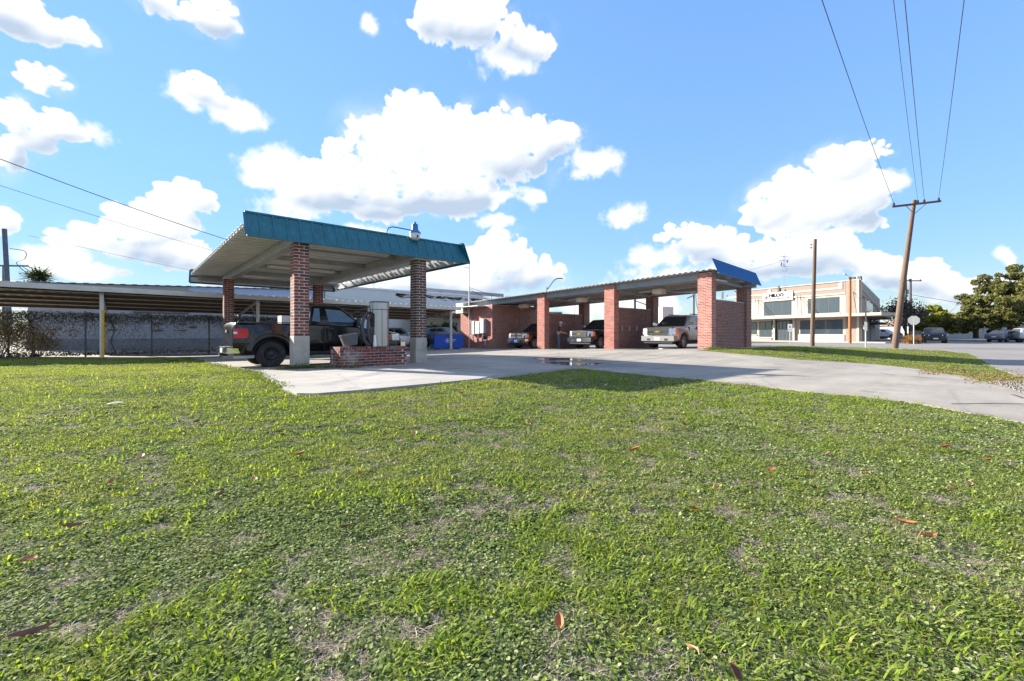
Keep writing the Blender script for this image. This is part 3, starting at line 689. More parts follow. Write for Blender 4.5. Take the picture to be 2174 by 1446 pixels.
MB().box(WX+.25, WX+.31, yr-.05, yr-.008, zsh(yr)+1.35, zsh(yr)+1.65).build('bay_sign', M('bay_sign_blue', (.05,.08,.2), .5), wash)
MB().box(WX+3.1, WX+3.3, 10.05, 10.1, zsh(10)+3.0, zsh(10)+3.05).build('bracket', m_beam, wash)
MB().box(WX-.9, WX-.05, yr+.7, yr+3.3, zsh(yr)+3.34, zsh(yr)+3.40).build('door_hood', m_white, wash)
e = MB().box(WX+.3, WX+1.9, 9.93, 10.02, roofz(WX,10)-.40, roofz(WX,10)-.33).build('light_fixture', m_white, wash)
MB().lathe([(.16,0),(.16,.5),(.30,.5),(.30,.62),(.0,.64)], (WX+2.6, yr+1.2, roofz(WX+2.6, yr+1.2)+.05), n=4).build('roof_vent', m_galv, wash)
under(wash)
# fittings on the equipment room wall
ac = thing('window_air_conditioner', 'cream window air conditioner sticking out of brick equipment room', 'air conditioner', (WX-.62, 30.1, 2.72))
MB().box(0,.60,0,1.0,0,.82).build('cabinet', m_cream, ac)
for k in range(9): MB().box(-.012,-.001,.08+k*.095,.14+k*.095,.1,.74).build('louvre', m_white, ac)
MB().box(.08,.52,-.012,-.001,.12,.70).build('coil_panel', M('coil', (.33,.30,.25), .7, var=.3, scale=30), ac)
for k, (y, w, z, h, lab) in enumerate(((29.0,.55,.95,1.1,'largest grey metal meter cabinet on brick equipment room wall'),(28.35,.5,1.0,1.0,'middle grey breaker box on brick equipment room wall'),(27.75,.5,1.05,1.15,'grey breaker box nearest the first wash bay'))):
    b = thing('breaker_box', lab, 'electrical box', (WX-.26, y, z)); MB().box(0,.25,0,w,0,h).build('case', m_galv, b); MB().box(-.02,-.002,.03,w-.03,.03,h-.03).build('door', m_white, b)
    MB().tube([(.1,w/2,0),(.1,w/2,-.35),(.1,w/2-.15,-.62)], .035, 6).build('conduit', m_galv, b)
gm = thing('gas_meter', 'small dark gas meter with pipes low on brick wall', 'meter', (WX-.3, 27.5, .35))
MB().lathe([(0,-.1),(.13,-.1),(.15,0),(.13,.1),(0,.1)], (0,0,.35), 'x', 12).build('body', m_dkgrey, gm, 40); MB().tube([(0,.0,.2),(0,.0,-.2)], .03).build('pipe', m_galv, gm); MB().tube([(0,.1,.45),(0,.35,.55),(.2,.5,.55)], .025).build('pipe', m_galv, gm)
ms = thing('service_mast', 'tall thin grey mast with guy wires on equipment room', 'mast', (WX-.35, 29.6, -.2))
MB().tube([(0,0,0),(0,0,7.1)], .045, 8).build('pole', m_galv, ms, 60); MB().tube([(0,0,5.0),(2.4,-2.6,3.8)], .015).build('guy_wire', m_wire, ms); MB().tube([(0,0,4.9),(1.6,-1.0,3.8)], .015).build('guy_wire', m_wire, ms); MB().beam((-.35,.3,6.6),(.05,0,6.6),.04,.04).build('bracket', m_wire, ms)
# ------------------------------------------------------------------ carports
def carport(label, x0, x1, y0, y1, zf, zr, posts, dzx=0., yellow=()):
    c = thing('carport', label, 'carport', (x0, y0, 0))
    zz = lambda x, y: zf+(zr-zf)*(y-y0)/(y1-y0)+dzx*(x-x0)
    prof = corrug(x0, x1, .40, 0, .035, .9); mb = MB()
    for (a, z) in prof:
        for y in (y0-.25, y1+.2):
            for t in (0, .012): mb.v.append((a, y, zz(a, y)+z+t))
    for i in range(len(prof)-1):
        p, q = 4*i, 4*(i+1); mb.f += [(p, p+2, q+2, q), (p+1, q+1, q+3, p+3), (p, q, q+1, p+1), (p+2, p+3, q+3, q+2)]
    mb.build('roof_sheet', m_brown, c)
    tp_ = MB(); tp_.v = [(x, y-(.012 if y < y0 else 0), z+.014) for x, y, z in mb.v]; tp_.f = mb.f; tp_.build('roof_top_coat', m_galv, c)
    n = 5
    for k in range(n):
        y = y0+.5+(y1-y0-.7)*k/(n-1)*.98; q = MB().beam((x0+.05,y,zz(x0,y)-.085), (x1-.05,y,zz(x1,y)-.085), .06, .14); q = q.build('purlin', m_brown, c); MB().beam((x0+.05,y-.05,zz(x0,y)-.165), (x1-.05,y-.05,zz(x1,y)-.165), .10, .028).build('flange', m_cream, q)  # light put into the colours: brown for the shaded web, cream for the lit flange
    MB().beam((x0,y0-.27,zz(x0,y0)-.06), (x1,y0-.27,zz(x1,y0)-.06), .03, .24).build('fascia', m_cream, c)
    for x in posts:
        for y in (y0+.1, y1-.6):
            zt = zz(x, y)-.17; zg = g(x, y)-.1
            p = MB().box(x-.075, x+.075, y-.075, y+.075, zg, zt-.01).build('post', m_cream, c)
            if y < y0+1:
                MB().box(x+.005, x+.09, y-.09, y+.09, zg+.02, zg+(2.35 if x in yellow else 1.2)).build('yellow_sleeve', m_yellow, p) if x in yellow else None
                MB().beam((x,y,zt-1.0), (x,y+1.5,zt-.38), .06, .08).build('brace', m_beam, p)
        MB().beam((x,y0,zz(x,y0)-.24), (x,y1,zz(x,y1)-.24), .08, .14).build('rafter', m_beam, c)
    under(c); return c
bpy.context.view_layer.update()
carport('long low carport with brown sheet roof behind the vine covered fence', -15, 19.4, 28.55, 34.6, 3.27, 2.62, (-14, -7.45, -.91, 5.64, 12.2, 18.7), -.008, (-.91,))
carport('short carport between long carport and the equipment room', 20.2, 31, 36.0, 41, 3.2, 2.7, (20.6, 25.5, 30.5))

# ------------------------------------------------------------------ chain link fence with vines
fn = thing('chain_link_fence', 'chain link fence overgrown with bare vines below long carport', 'fence', (-16, 28.95, .02))
FX0, FX1, FYY = -16, 8.4, 28.95
for k in range(11):
    x = FX0+k*2.42; MB().tube([(x-FX0,0,-.1),(x-FX0,0,1.9)], .035, 8).build('post', m_woodg, fn, 60)
MB().tube([(0,0,1.86),(FX1-FX0,0,1.86)], .024, 6).build('top_rail', m_galv, fn, 60)
ml = MB(); s_ = .125; H_ = 1.84; w_ = FX1-FX0
for d_ in (1, -1):
    x = -H_
    while x < w_+H_:
        a, b = (x, x+d_*H_)
        za, zb = 0., H_
        if d_ > 0:
            if a < 0: za = -a; a = 0
            if b > w_: zb -= b-w_; b = w_
        else:
            if b < 0: zb -= -b; b = 0
            if a > w_: za = a-w_; a = w_
        if zb-za > .05: ml.tube([(a, d_*.004, za), (b, d_*.004, zb)], .0045, 3, False)
        x += s_
tag(ml.build('wire_mesh', M('mesh_wire', (.22,.22,.22), .5, .6), fn), kind='stuff')
def leafcloud(n, fn_pos, size, mat, name, parent=None, seed=1, flat=0., aspect=.5, loc=None):
    r = np.random.RandomState(seed); V = []; F_ = []
    P_ = np.array([fn_pos(r) for _ in range(n)])
    d1 = r.normal(size=(n,3)); d1[:,2] *= (1-flat); d1 /= np.linalg.norm(d1, axis=1)[:,None]
    d2 = r.normal(size=(n,3)); d2 -= d1*(d1*d2).sum(1)[:,None]; d2 /= np.linalg.norm(d2, axis=1)[:,None]
    s = size*(.55+.9*r.rand(n))[:,None]; a = d1*s; b = d2*s*aspect
    V = np.stack([P_-a, P_-a*.1+b, P_+a, P_-a*.1-b], 1).reshape(-1,3)
    me = bpy.data.meshes.new(name); me.vertices.add(4*n); me.vertices.foreach_set('co', V.ravel().astype(np.float32))
    me.loops.add(4*n); me.loops.foreach_set('vertex_index', np.arange(4*n, dtype=np.int32)); me.polygons.add(n); me.polygons.foreach_set('loop_start', np.arange(0,4*n,4,dtype=np.int32)); me.update(calc_edges=True)
    me.materials.append(mat); return obj(name, me, parent, loc or (0,0,0))
m_vine = leafmat('dry_vine', (.085,.07,.05), (.18,.145,.10), (.28,.22,.14), .25)
m_ivy = leafmat('ivy', (.025,.045,.018), (.055,.085,.03), (.11,.12,.05), .3)
m_yleaf = leafmat('yellowing_leaf', (.19,.13,.08), (.32,.23,.12), (.85,.66,.12), .4)
vn = thing('vine', 'dark tangle of bare vine draped along chain link fence top', 'vine', (FX0, FYY, 0))
def vpos(r):
    x = r.rand()*w_; dep = .20+.42*(noise.noise((x*.5,1,0))*.5+.5)+.25*(noise.noise((x*2.3,5,0)))
    t = abs(r.normal())*.50
    z = 1.98-t*max(.12, dep)*1.5+.05*r.normal()
    if r.rand() < .20: z = r.rand()*1.8
    return x, r.normal()*.09, max(.03, z)
leafcloud(52000, vpos, .030, m_vine, 'foliage', vn, 3)
st = MB(); rr = random.Random(5)
for k in range(150):
    x = rr.uniform(0, w_); p = [(x, rr.uniform(-.08,.08), 1.9)]; 
    for j in range(5): q = p[-1]; p.append((q[0]+rr.uniform(-.22,.22), rr.uniform(-.08,.08), max(.05, q[2]-rr.uniform(.1,.35))))
    st.tube(p, .007, 3, False)
for x in (12.6, 15.3, 9.8): st.tube([(x,.05,1.9),(x+.25,.05,1.2),(x+.1,.04,.6),(x+.3,.05,0)], [.05,.035,.03,.04], 6)
st.build('stem', m_bark, vn)
def lpos(r):
    return r.rand()*w_, r.normal()*.12-.05, abs(r.normal())*.10
leafcloud(4200, lpos, .05, m_vine, 'leaf_litter', vn, 8)
# shrubs
def shrub(name, label, loc, rx, ry, h, n, mat, size, seed, stems=10, group=None):
    t = thing(name, label, 'shrub', loc, 0, group); r0 = random.Random(seed); cl = [(r0.gauss(0,.42)*rx, r0.gauss(0,.42)*ry, h*(.25+.7*r0.random()), .16+.2*r0.random()) for _ in range(26)]
    def pos(r):
        c = cl[r.randint(len(cl))]; q = r.normal(size=3)*c[3]*.75; return c[0]+q[0]*min(1,rx), c[1]+q[1]*min(1,ry), max(.04, c[2]+q[2])
    leafcloud(n, pos, size, mat, 'foliage', t, seed)
    s = MB()
    for c in cl: s.tube([(c[0]*.2,c[1]*.2,-.1),(c[0]*.6,c[1]*.6,c[2]*.5),(c[0],c[1],c[2]+.1)], [.018,.012,.005], 4, False)
    s.build('stem', m_bark, t); return t
x, y = at(-10, 18.6); shrub('yellowing_shrub', 'large dry brown shrub with yellow leaves at the left edge', (x, y, g(x,y)), 1.6, 1.2, 1.75, 5200, m_yleaf, .042, 31)
x, y = at(75, 20.0); shrub('dry_shrub', 'thin dry shrub with few yellow leaves against chain link fence', (x, y, g(x,y)), 1.1, .6, 1.35, 1500, m_yleaf, .045, 37)

# ------------------------------------------------------------------ buildings behind the fence
m_wht = M('white_wall', (.31,.315,.325), .85, var=.05, scale=1.2, dirt=((.48,.48,.48), .6, .62))
m_peel = M('peeling_white_paint', (.52,.56,.57), .85, var=.06, scale=1, dirt=((.24,.23,.22), 3.2, .66))
m_rfbl = M('blue_metal_roof', (.30,.38,.55), .45, .2, var=.06, scale=2)
m_dark = M('dark_opening', (.05,.055,.06), .5, var=.2)
m_oldbr = M('old_bare_brick', (.20,.14,.13), .9, c2=(.32,.26,.25), scale=9)
wbk = thing('white_warehouse', 'long white warehouse with grey concrete base behind long carport', 'building', (-4.6, 40, 0))
MB().hexa([(0,0,.68),(17.6,0,.68),(17.6,12,.68),(0,12,.68),(0,0,4.15),(17.6,0,4.78),(17.6,12,4.78),(0,12,4.15)]).build('wall', m_wht, wbk)
MB().box(-.05,17.65,-.06,12,-.2,.68).build('base_course', M('grey_base', (.17,.18,.19), .85, var=.2, scale=1), wbk)
rib = sheetx(corrug(-.2, 17.8, .6, 0, .025, .8), -.3, 12.2, 0, 'y'); rib.v = [(x, y, z+4.18+.63*(x/17.6)) for x, y, z in rib.v]; rib.build('roof', m_rfbl, wbk)
MB().hexa([(8,-.012,3.75),(17.6,-.012,4.1),(17.6,-.001,4.1),(8,-.001,3.75),(8,-.012,4.44),(17.6,-.012,4.76),(17.6,-.001,4.76),(8,-.001,4.44)]).build('blue_band', m_rfbl, wbk)
w = MB().box(4.9,8.0,-.03,.02,2.45,2.95).build('window', m_dark, wbk)
for k in range(4): MB().box(4.93+k*.77,5.63+k*.77,-.045,-.031,2.5,2.9).build('pane', M('dusty_pane', (.12,.13,.14), .2), w)
for (x, z) in ((3.6,1.75),(3.6,1.25),(6.0,1.7),(6.0,1.2),(7.4,1.68),(7.4,1.22)): MB().box(x,x+.5,-.05,-.005,z,z+.07).build('vent_slot', m_dark, wbk)
MB().box(8.05,8.5,-.05,-.005,1.42,1.58).build('vent_slot', m_dark, wbk)
ob = thing('painted_brick_building', 'old building with peeling white paint on a brick wall behind the canopy', 'building', (13.1, 40.1, 0))
MB().box(0,17.3,0,14,-.2,5.15).build('wall', m_peel, ob)
MB().box(-.1,17.4,-.08,14,5.15,5.32).build('coping', M('coping', (.55,.58,.62), .6), ob)
pr = MB(); rr = random.Random(9)
for k in range(150):
    x = rr.uniform(6.6, 17.0); z = 4.9-abs(rr.gauss(0,.16)); 
    if 6.5 < x < 17.1: pr.box(x, x+.28+.2*rr.random(), -.012, -.002, z, z+.09)
tag(pr.build('bare_brick', m_oldbr, ob), kind='stuff')
x, y = at(1000, 52); tr = thing('rooftop_frame', 'pale grey slatted screen frame on the roof behind service mast', 'roof frame', (x-6, y, 4.5))
MB().box(0,11,0,.1,1.1,1.5).build('screen', m_wht, tr)
for k in range(2): MB().box(0,14,-.05,.15,.2+k*.5,.3+k*.5).build('rail', m_beam, tr)
for k in range(8): MB().box(k*1.8,k*1.8+.1,0,.1,-.2,1.2).build('upright', m_beam, tr)

# ------------------------------------------------------------------ dumpster
x, y = at(949, 34.5); dz = g(x, y)
db = thing('dumpster', 'bright blue metal dumpster with white logo beside equipment room', 'dumpster', (x, y, dz), R(-16))
m_dump = M('dumpster_blue', (.008,.085,.46), .45, var=.12, scale=3, dirt=((.03,.06,.2), 6, .66))
MB().hexa([(-1.15,-.55,.08),(1.15,-.55,.08),(1.15,.65,.08),(-1.15,.65,.08),(-1.15,-.62,1.12),(1.15,-.62,1.12),(1.15,.65,1.3),(-1.15,.65,1.3)]).build('body', m_dump, db)
MB().box(-1.18,1.18,-.66,-.6,1.06,1.13).build('rim', m_dump, db)
for s in (-1, 1): MB().hexa([(s*.02,-.64,1.135),(s*1.15,-.64,1.135),(s*1.15,.66,1.32),(s*.02,.66,1.32),(s*.02,-.64,1.175),(s*1.15,-.64,1.175),(s*1.15,.66,1.36),(s*.02,.66,1.36)]).build('lid', m_dkgrey, db)
MB().box(-1.27,-1.16,-.3,.3,.45,.75).build('fork_sleeve', m_dkgrey, db); MB().box(1.16,1.27,-.3,.3,.45,.75).build('fork_sleeve', m_dkgrey, db)
for s in (-.9, .7): MB().box(s,s+.2,-.4,.4,0,.08).build('skid', m_dkgrey, db)
lg = MB(); yf = lambda z: -.55-.07*(z-.08)/1.04-.008
cx, cz = -.12, .66
for k in range(24):
    a0, a1 = 2*math.pi*k/24, 2*math.pi*(k+1)/24
    if k % 6 == 3: continue
    lg.poly([(cx+r*math.cos(a), yf(cz+r*math.sin(a)), cz+r*math.sin(a)) for r, a in ((.17,a0),(.17,a1),(.135,a1),(.135,a0))])
star = [(( .12 if k % 2 == 0 else .05)*math.sin(math.pi*k/5), (.12 if k % 2 == 0 else .05)*math.cos(math.pi*k/5)) for k in range(10)]
lg.poly([(cx+a, yf(cz+b)-.002, cz+b) for a, b in star])
xx = .12
for wd in (.055,.04,.06,.03,.05,.045,.06): lg.box(xx, xx+wd*.8, yf(.72)-.002, yf(.72), .69, .76); xx += wd+.012
xx = .14
for wd in (.04,.05,.03,.05,.04): lg.box(xx, xx+wd*.8, yf(.55)-.002, yf(.55), .56, .605); xx += wd+.014
lg.build('logo', M('logo_white', (.8,.8,.8), .6, var=.02), db); MB().box(-.05,.08,yf(.92)-.03,yf(.92),.86,.96).build('latch', m_black, db)

# ------------------------------------------------------------------ poles, lamps, signs, wires
def insul(mb, p): mb.lathe([(0,0),(.05,0),(.075,.05),(.05,.09),(.07,.13),(.03,.18),(0,.2)], p, n=8)
up_ = thing('utility_pole', 'tall leaning wooden utility pole with crossarm beside the street', 'utility pole', (*at(1898, 30.5), g(*at(1898, 30.5))-.1))
L_ = Rv*1.40; lx, ly = L_.x, L_.y
MB().tube([(0,0,-.3),(lx*.48,ly*.48,5),(lx,ly,10.3)], [.20,.165,.12], 12).build('pole', m_wood, up_, 60)
top = Vector((lx, ly, 10.0)); ax = Vector((Rv.x, Rv.y, .115)).normalized(); aF = Vector((Fv.x, Fv.y, 0))
MB().beam(top-ax*1.68-aF*.15, top+ax*1.68-aF*.15, .10, .13).build('crossarm', m_wood, up_)
for s in (-1, 1): MB().beam(top-Vector((0,0,.65)), top+ax*s*.75-aF*.15, .03, .03).build('brace', m_wood, up_)
ip = [top-ax*1.55-aF*.15, top+ax*.1-aF*.15, top+ax*.55-aF*.15, top+ax*1.55-aF*.15]
for p in ip: i_ = MB(); insul(i_, (p.x, p.y, p.z+.07)); i_.build('insulator', m_dkgrey, up_, 40)
pb = Vector(up_.location)
for (u0, p, lab) in ((1745,ip[0],'leftmost'),(1897,ip[1],'thin second'),(1921,ip[2],'third'),(2047,ip[3],'rightmost')):
    a = pb+p+Vector((0,0,.25)); d0 = 709/FPX; z1 = a.z-.25; d1 = (z1-CAMZ)/d0; q = Vector((*at(u0, d1), z1)); e_ = a+(q-a)*2.6; e_.z = a.z+.4
    pts = [a.lerp(q, t/10)-Vector((0,0,.35*math.sin(math.pi*t/10)*.4)) for t in range(11)]+[q.lerp(e_, t/6) for t in range(1,7)]
    w = MB().tube(pts, .011 if lab != 'thin second' else .008, 5).build('overhead_wire', m_wire); tag(w, lab+' of the four wires running overhead from leaning utility pole', 'wire', 'wires on the leaning pole')
def woodpole(label, u, d, vt, vb, r0, r1, lean=0., mat=m_wood, extra=None, name='utility_pole'):
    x, y = at(u, d); zb = zat(vb, d); t = thing(name, label, 'utility pole' if 'pole' in name else name, (x, y, zb)); h = zat(vt, d)-zb; l = Rv*lean
    MB().tube([(0,0,-.4),(l.x*.5,l.y*.5,h*.5),(l.x,l.y,h)], [r0,(r0+r1)/2,r1], 10).build('pole', mat, t, 60); t['h'] = h; return t
p = woodpole('plain grey wooden pole standing before white two storey building', 1724, 35.5, 508, 734.5, .17, .12, .25)
for k in range(2): MB().box(-.25,-.1,-.05,.05,p['h']-.5-k*.25,p['h']-.42-k*.25).build('bolt_bracket', m_dkgrey, p)
p = woodpole('rust coloured lamp pole at the corner of white two storey building', 1804.5, 47, 588, 729, .15, .11, .02, m_woodr)
l_ = -Rv*.55; MB().tube([(0,0,p['h']-.6),(l_.x*.4,l_.y*.4,p['h']+.1),(l_.x,l_.y,p['h']+.3)], .04).build('lamp_arm', m_galv, p); MB().lathe([(0,.12),(.12,.1),(.18,0),(0,-.06)], (l_.x,l_.y,p['h']+.28), n=10).build('lamp_head', m_galv, p, 40)
p = woodpole('pair pole with crossarm standing far behind leaning utility pole', 1933, 68, 592, 722, .2, .15, 0, m_woodg)
MB().beam(Vector((0,0,p['h']-.3))-Vector((*Rv,0))*1.7, Vector((0,0,p['h']-.3))+Vector((*Rv,0))*1.7, .12, .14).build('crossarm', m_woodg, p)
for s in (-1.5,-.2,1.5): i_ = MB(); insul(i_, (Rv.x*s,Rv.y*s,p['h']-.23)); i_.build('insulator', m_dkgrey, p)
p = woodpole('slimmer far pole with transformer partly behind leaning utility pole', 1923, 70, 583, 722, .18, .14, 0, m_woodg)
for k in range(3): MB().lathe([(0,0),(.2,0),(.22,.6),(.15,.75),(0,.8)], (Rv.x*(.35 if k%2 else -.3),Rv.y*(.35 if k%2 else -.3),p['h']-2.2-k*.9), n=10).build('transformer', m_galv, p, 40)
p = woodpole('dark leaning utility pole at the far left behind long carport', 21, 36, 486, 700, .17, .15, -.45, M('pole_bluegrey', (.085,.105,.15), .9, var=.2))
q = p['h']-3.0; MB().beam((-2.2,1.6,q),(1.1,-.8,q),.1,.12).build('crossarm', m_woodg, p)
MB().tube(smoothpts([(0,0,q+1.4),(.9,-.6,q+1.2),(.9,-.6,q+.6),(.4,-.3,q+.2),(1.3,-.9,q-.9),(2.2,-1.5,q-2)], 5), .025).build('cable', m_wire, p)
p = woodpole('short second utility pole beside the dark leaning pole at left', 9, 44, 563, 700, .16, .14, 0, m_woodg)
def wire(label, A, B, sag, r=.011):
    A, B = [Vector((*at(u, d), zat(v, d))) for u, v, d in (A, B)]
    w = MB().tube([A.lerp(B, t/16)-Vector((0,0,sag*math.sin(math.pi*t/16))) for t in range(17)], r, 5).build('overhead_wire', m_wire); tag(w, label, 'wire', 'service wires to the canopy')
wire('thick black wire dropping from upper left to the canopy roof', (-120,292,17), (700,575,26), .25, .016)
wire('thin wire just below the thick one at upper left', (-120,355,17), (720,600,27), .25, .009)
wire('lowest thin wire passing behind the canopy at left', (60,500,26), (760,640,31), .15, .008)
wire('thin wire between plain grey pole and the car wash', (1729,520,35.5), (1560,580,26), .3, .007)
wire('slack wire far right behind the bare tree', (1930,625,69), (2240,668,80), .3, .03)
def sign_post(name, label, u, d, vb, vt, build):
    x, y = at(u, d); zb = zat(vb, d); t = thing(name, label, 'sign', (x, y, zb), -YAW-math.atan((u-CX)/FPX)); build(t, zat(vt, d)-zb); return t
def b1(t, h):
    MB().tube([(0,0,-.3),(0,0,h*.96)], .045, 8).build('post', m_galv, t); MB().box(-.05,.05,-.3,.3,h*.53,h).build('sign_plate', m_woodg, t); MB().box(-.09,.09,-.06,.06,h*.34,h*.53).build('bracket', m_galv, t)
sign_post('street_sign', 'tall grey sign post with its plate seen edge on', 1838, 33, 738, 634, b1)
def b2(t, h):
    MB().tube([(0,0,-.2),(0,0,h)], .04, 8).build('post', m_galv, t); MB().box(-.22,.22,-.06,-.04,h-.62,h).build('sign_plate', m_white, t); MB().box(-.2,.2,-.055,-.045,h-.85,h-.68).build('lower_plate', m_white, t)
    MB().lathe([(.06,0),(.09,0)], (0,-.066,h-.36), 'y', 12).box(-.05,.03,-.068,-.062,h-.36,h-.18).build('wheelchair_symbol', M('sign_blue', (.03,.1,.4), .5), t)
sign_post('parking_sign', 'small white accessible parking sign before the glass entrance', 1677, 50, 728, 688, b2)
def b3(t, h):
    MB().tube([(0,.03,-.3),(0,.03,h-.2)], .04, 8).build('post', m_galv, t); o = .45; MB().lathe([(0,-.006),(o,-.006),(o,.006),(0,.006)], (0,0,h-.45), 'y', 8, R(22.5), R(382.5)).build('octagon_plate', m_wht, t)
sign_post('stop_sign', 'back of octagonal stop sign before the bare tree', 1940, 41.5, 731, 670, b3)
x, y = at(1161, 58); sl = thing('street_light', 'thin curved street light standing far behind the car wash', 'street light', (x, y, 0))
MB().tube(smoothpts([(0,0,0),(0,0,6.6),(.1,-.1,6.9),(.7,-.6,8.0),(1.2,-.9,8.3)], 4), .07).build('pole', m_woodg, sl, 60); MB().beam((1.1,-.85,8.3),(1.7,-1.25,8.28),.25,.1).build('lamp_head', m_dkgrey, sl)
x, y = at(1348, 48); sl = thing('gallows_pole', 'dark pole with bracket arm seen through the nearest wash bay', 'pole', (x, y, 0))
MB().tube([(0,0,0),(0,0,4.9)], .12).build('pole', m_dkgrey, sl); MB().beam((0,0,4.6),(1.1,-.9,4.1),.08,.08).build('arm', m_dkgrey, sl)
x, y = at(1473, 50); sl = thing('thin_pole', 'thin grey pole seen through the bay above silver SUV', 'pole', (x, y, 0)); MB().tube([(0,0,0),(0,0,5.6)], .1).build('pole', m_woodg, sl); MB().beam((-.6,.5,5.0),(.1,0,5.4),.1,.1).build('arm', m_woodg, sl)

# ------------------------------------------------------------------ two storey office across the street
m_stuc = M('stucco_pink', (.40,.345,.295), .9, var=.05, scale=1.5, dirt=((.38,.31,.26), 1.2, .66)); m_stucp = M('stucco_pinkish', (.26,.20,.165), .9, var=.06); m_trim = M('trim_white', (.46,.43,.38), .8, var=.04)
m_wing = M('office_glass', (.035,.055,.07), .06, var=.2, spec=.9, coat=.4); m_curt = M('curtain', (.055,.075,.088), .18, var=.25, scale=6, stretch=(8,8,.1))
C0 = Vector((*at(1827, 52), 0)); CL = Vector((*at(1560, 67.5), 0)); CB = Vector((*at(1868, 81), 0))
of = thing('office_building', 'cream two storey office with flat awning and white sign board', 'building', tuple(C0))
fx = (CL-C0); FL = fx.length; fx /= FL; sb = (CB-C0); SL = sb.length; sb /= SL; nf = Vector((-fx.y, fx.x, 0)); nf = nf if nf.dot(-C0) > 0 else -nf; ns = Vector((sb.y, -sb.x, 0)); ns = ns if ns.dot(-C0) > 0 else -ns
def fp_(a, z, o=0.): return fx*a+nf*o+Vector((0,0,z))
def sp_(a, z, o=0.): return sb*a+ns*o+Vector((0,0,z))
def fbox(name, a0, a1, z0, z1, o0, o1, mat, parent=of, P_=fp_):
    return MB().hexa([P_(a0,z0,o0),P_(a1,z0,o0),P_(a1,z0,o1),P_(a0,z0,o1),P_(a0,z1,o0),P_(a1,z1,o0),P_(a1,z1,o1),P_(a0,z1,o1)]).build(name, mat, parent)
HB = 7.35; far = fx*FL+sb*SL
MB().slab([tuple(p+Vector((0,0,-.3))) for p in (Vector((0,0,0)), fx*FL, far, sb*SL)], (0,0,HB+.3)).build('wall', m_stuc, of)
def fa(u):   # run along the facade that stands on bearing u
    k = (u-CX)/FPX; w = fx.to_2d(); c = C0.to_2d(); A_ = w.dot(Rv)-k*w.dot(Fv); return -(c.dot(Rv)-k*c.dot(Fv))/A_
fbox('corner_pilaster', -.12, 1.55, -.1, HB+.05, .002, .10, m_stucp); fbox('downpipe', .05, .28, -.1, HB+.1, .11, .22, m_trim)
for a in (-.1, .55): fbox('parapet_post', a, a+.35, HB, HB+.42, -.1, .14, m_dkgrey)
fbox('frieze', 1.6, FL, HB-1.35, HB-.02, .002, .05, m_stucp); fbox('cornice_moulding', 1.6, FL, HB-1.52, HB-1.35, .002, .12, m_trim); fbox('parapet_cap', -.1, FL, HB, HB+.1, -.2, .16, m_trim)
a = 1.9
while a < FL-3:
    fbox('parapet_moulding', a, a+7.2, HB-.86, HB-.66, .052, .11, m_trim); fbox('parapet_moulding', a, a+.45, HB-.66, HB-.12, .052, .11, m_trim); fbox('scupper', a+7.9, a+8.15, HB-.85, HB+.25, .052, .2, m_dkgrey); fbox('scupper', a+7.1, a+7.25, HB-.62, HB-.3, .052, .12, m_dkgrey); a += 9.2
def win(a0, a1, z0, z1, n, mat, par=of, P_=fp_):
    w = fbox('window', a0, a1, z0, z1, .002, .03, m_dkgrey, par, P_); s = (a1-a0)/n
    for k in range(n): fbox('pane', a0+k*s+.05, a0+(k+1)*s-.05, z0+.06, z1-.06, .031, .04, mat, w, P_)
    fbox('sill', a0-.1, a1+.1, z0-.12, z0-.001, .002, .12, m_trim, w, P_); return w
dd = lambda u: C0.to_2d().dot(Fv)+fx.to_2d().dot(Fv)*fa(u)
win(fa(1782), fa(1715), zat(665,dd(1750)), zat(632,dd(1750)), 3, m_curt); win(fa(1680), fa(1622), zat(670,dd(1650)), zat(640,dd(1650)), 3, m_curt)
AW0 = 3.05; MB().hexa([fp_(-3.2,AW0,-.5),fp_(FL,AW0,.05),fp_(FL,AW0,2.3),fp_(-3.2,AW0,2.3),fp_(-3.2,AW0+.32,-.5),fp_(FL,AW0+.32,.05),fp_(FL,AW0+.32,2.3),fp_(-3.2,AW0+.32,2.3)]).build('awning', M('awning_cream', (.42,.37,.31), .8, var=.1, dirt=((.3,.24,.2), 2, .6)), of)
MB().hexa([sp_(0.1,AW0,.05),sp_(SL*.45,AW0,.05),sp_(SL*.45,AW0,2.2),sp_(0.1,AW0,2.2),sp_(.1,AW0+.3,.05),sp_(SL*.45,AW0+.3,.05),sp_(SL*.45,AW0+.3,2.2),sp_(.1,AW0+.3,2.2)]).build('awning', m_stucp, of)
for u in (1604, 1611, 1693, 1700, 1812): 
    a = fa(u); MB().beam(fp_(a, AW0+3.0, .05), fp_(a-1.4, AW0+.3, 2.0), .05, .05).build('awning_rod', m_dkgrey, of)
for k in range(2): MB().beam(sp_(3+k*5, AW0+3.2, .05), sp_(9+k*6, AW0+.3, 2.0), .09, .09).build('awning_rod', m_trim, of)
win(fa(1789), fa(1699), .95, 2.75, 3, m_wing); win(fa(1640), fa(1612), .55, 2.75, 2, m_wing)
fbox('knee_wall', 1.7, fa(1694), -.1, .93, .002, .08, m_trim)
dr = fbox('entrance', fa(1682), fa(1638), -.05, 2.85, .002, .05, m_dkgrey); da, db_ = fa(1678), fa(1647); s = (db_-da)/4
for k in range(4): fbox('door' if k in (1,2) else 'pane', da+k*s+.06, da+(k+1)*s-.06, .1, 2.7, .051, .06, m_wing, dr)
for k in range(3): fbox('notice', fa(1643), fa(1640), .6+k*.6, 1.0+k*.6, .052, .07, m_trim, dr)
fbox('pier', fa(1690), fa(1684), -.1, AW0, .002, .14, m_stuc)
for u in (1690, 1648): fbox('door_post', fa(u), fa(u)+.22, -.1, AW0, .15, .35, m_trim)
win(fa(1607), fa(1592), .9, 2.7, 1, m_wing)
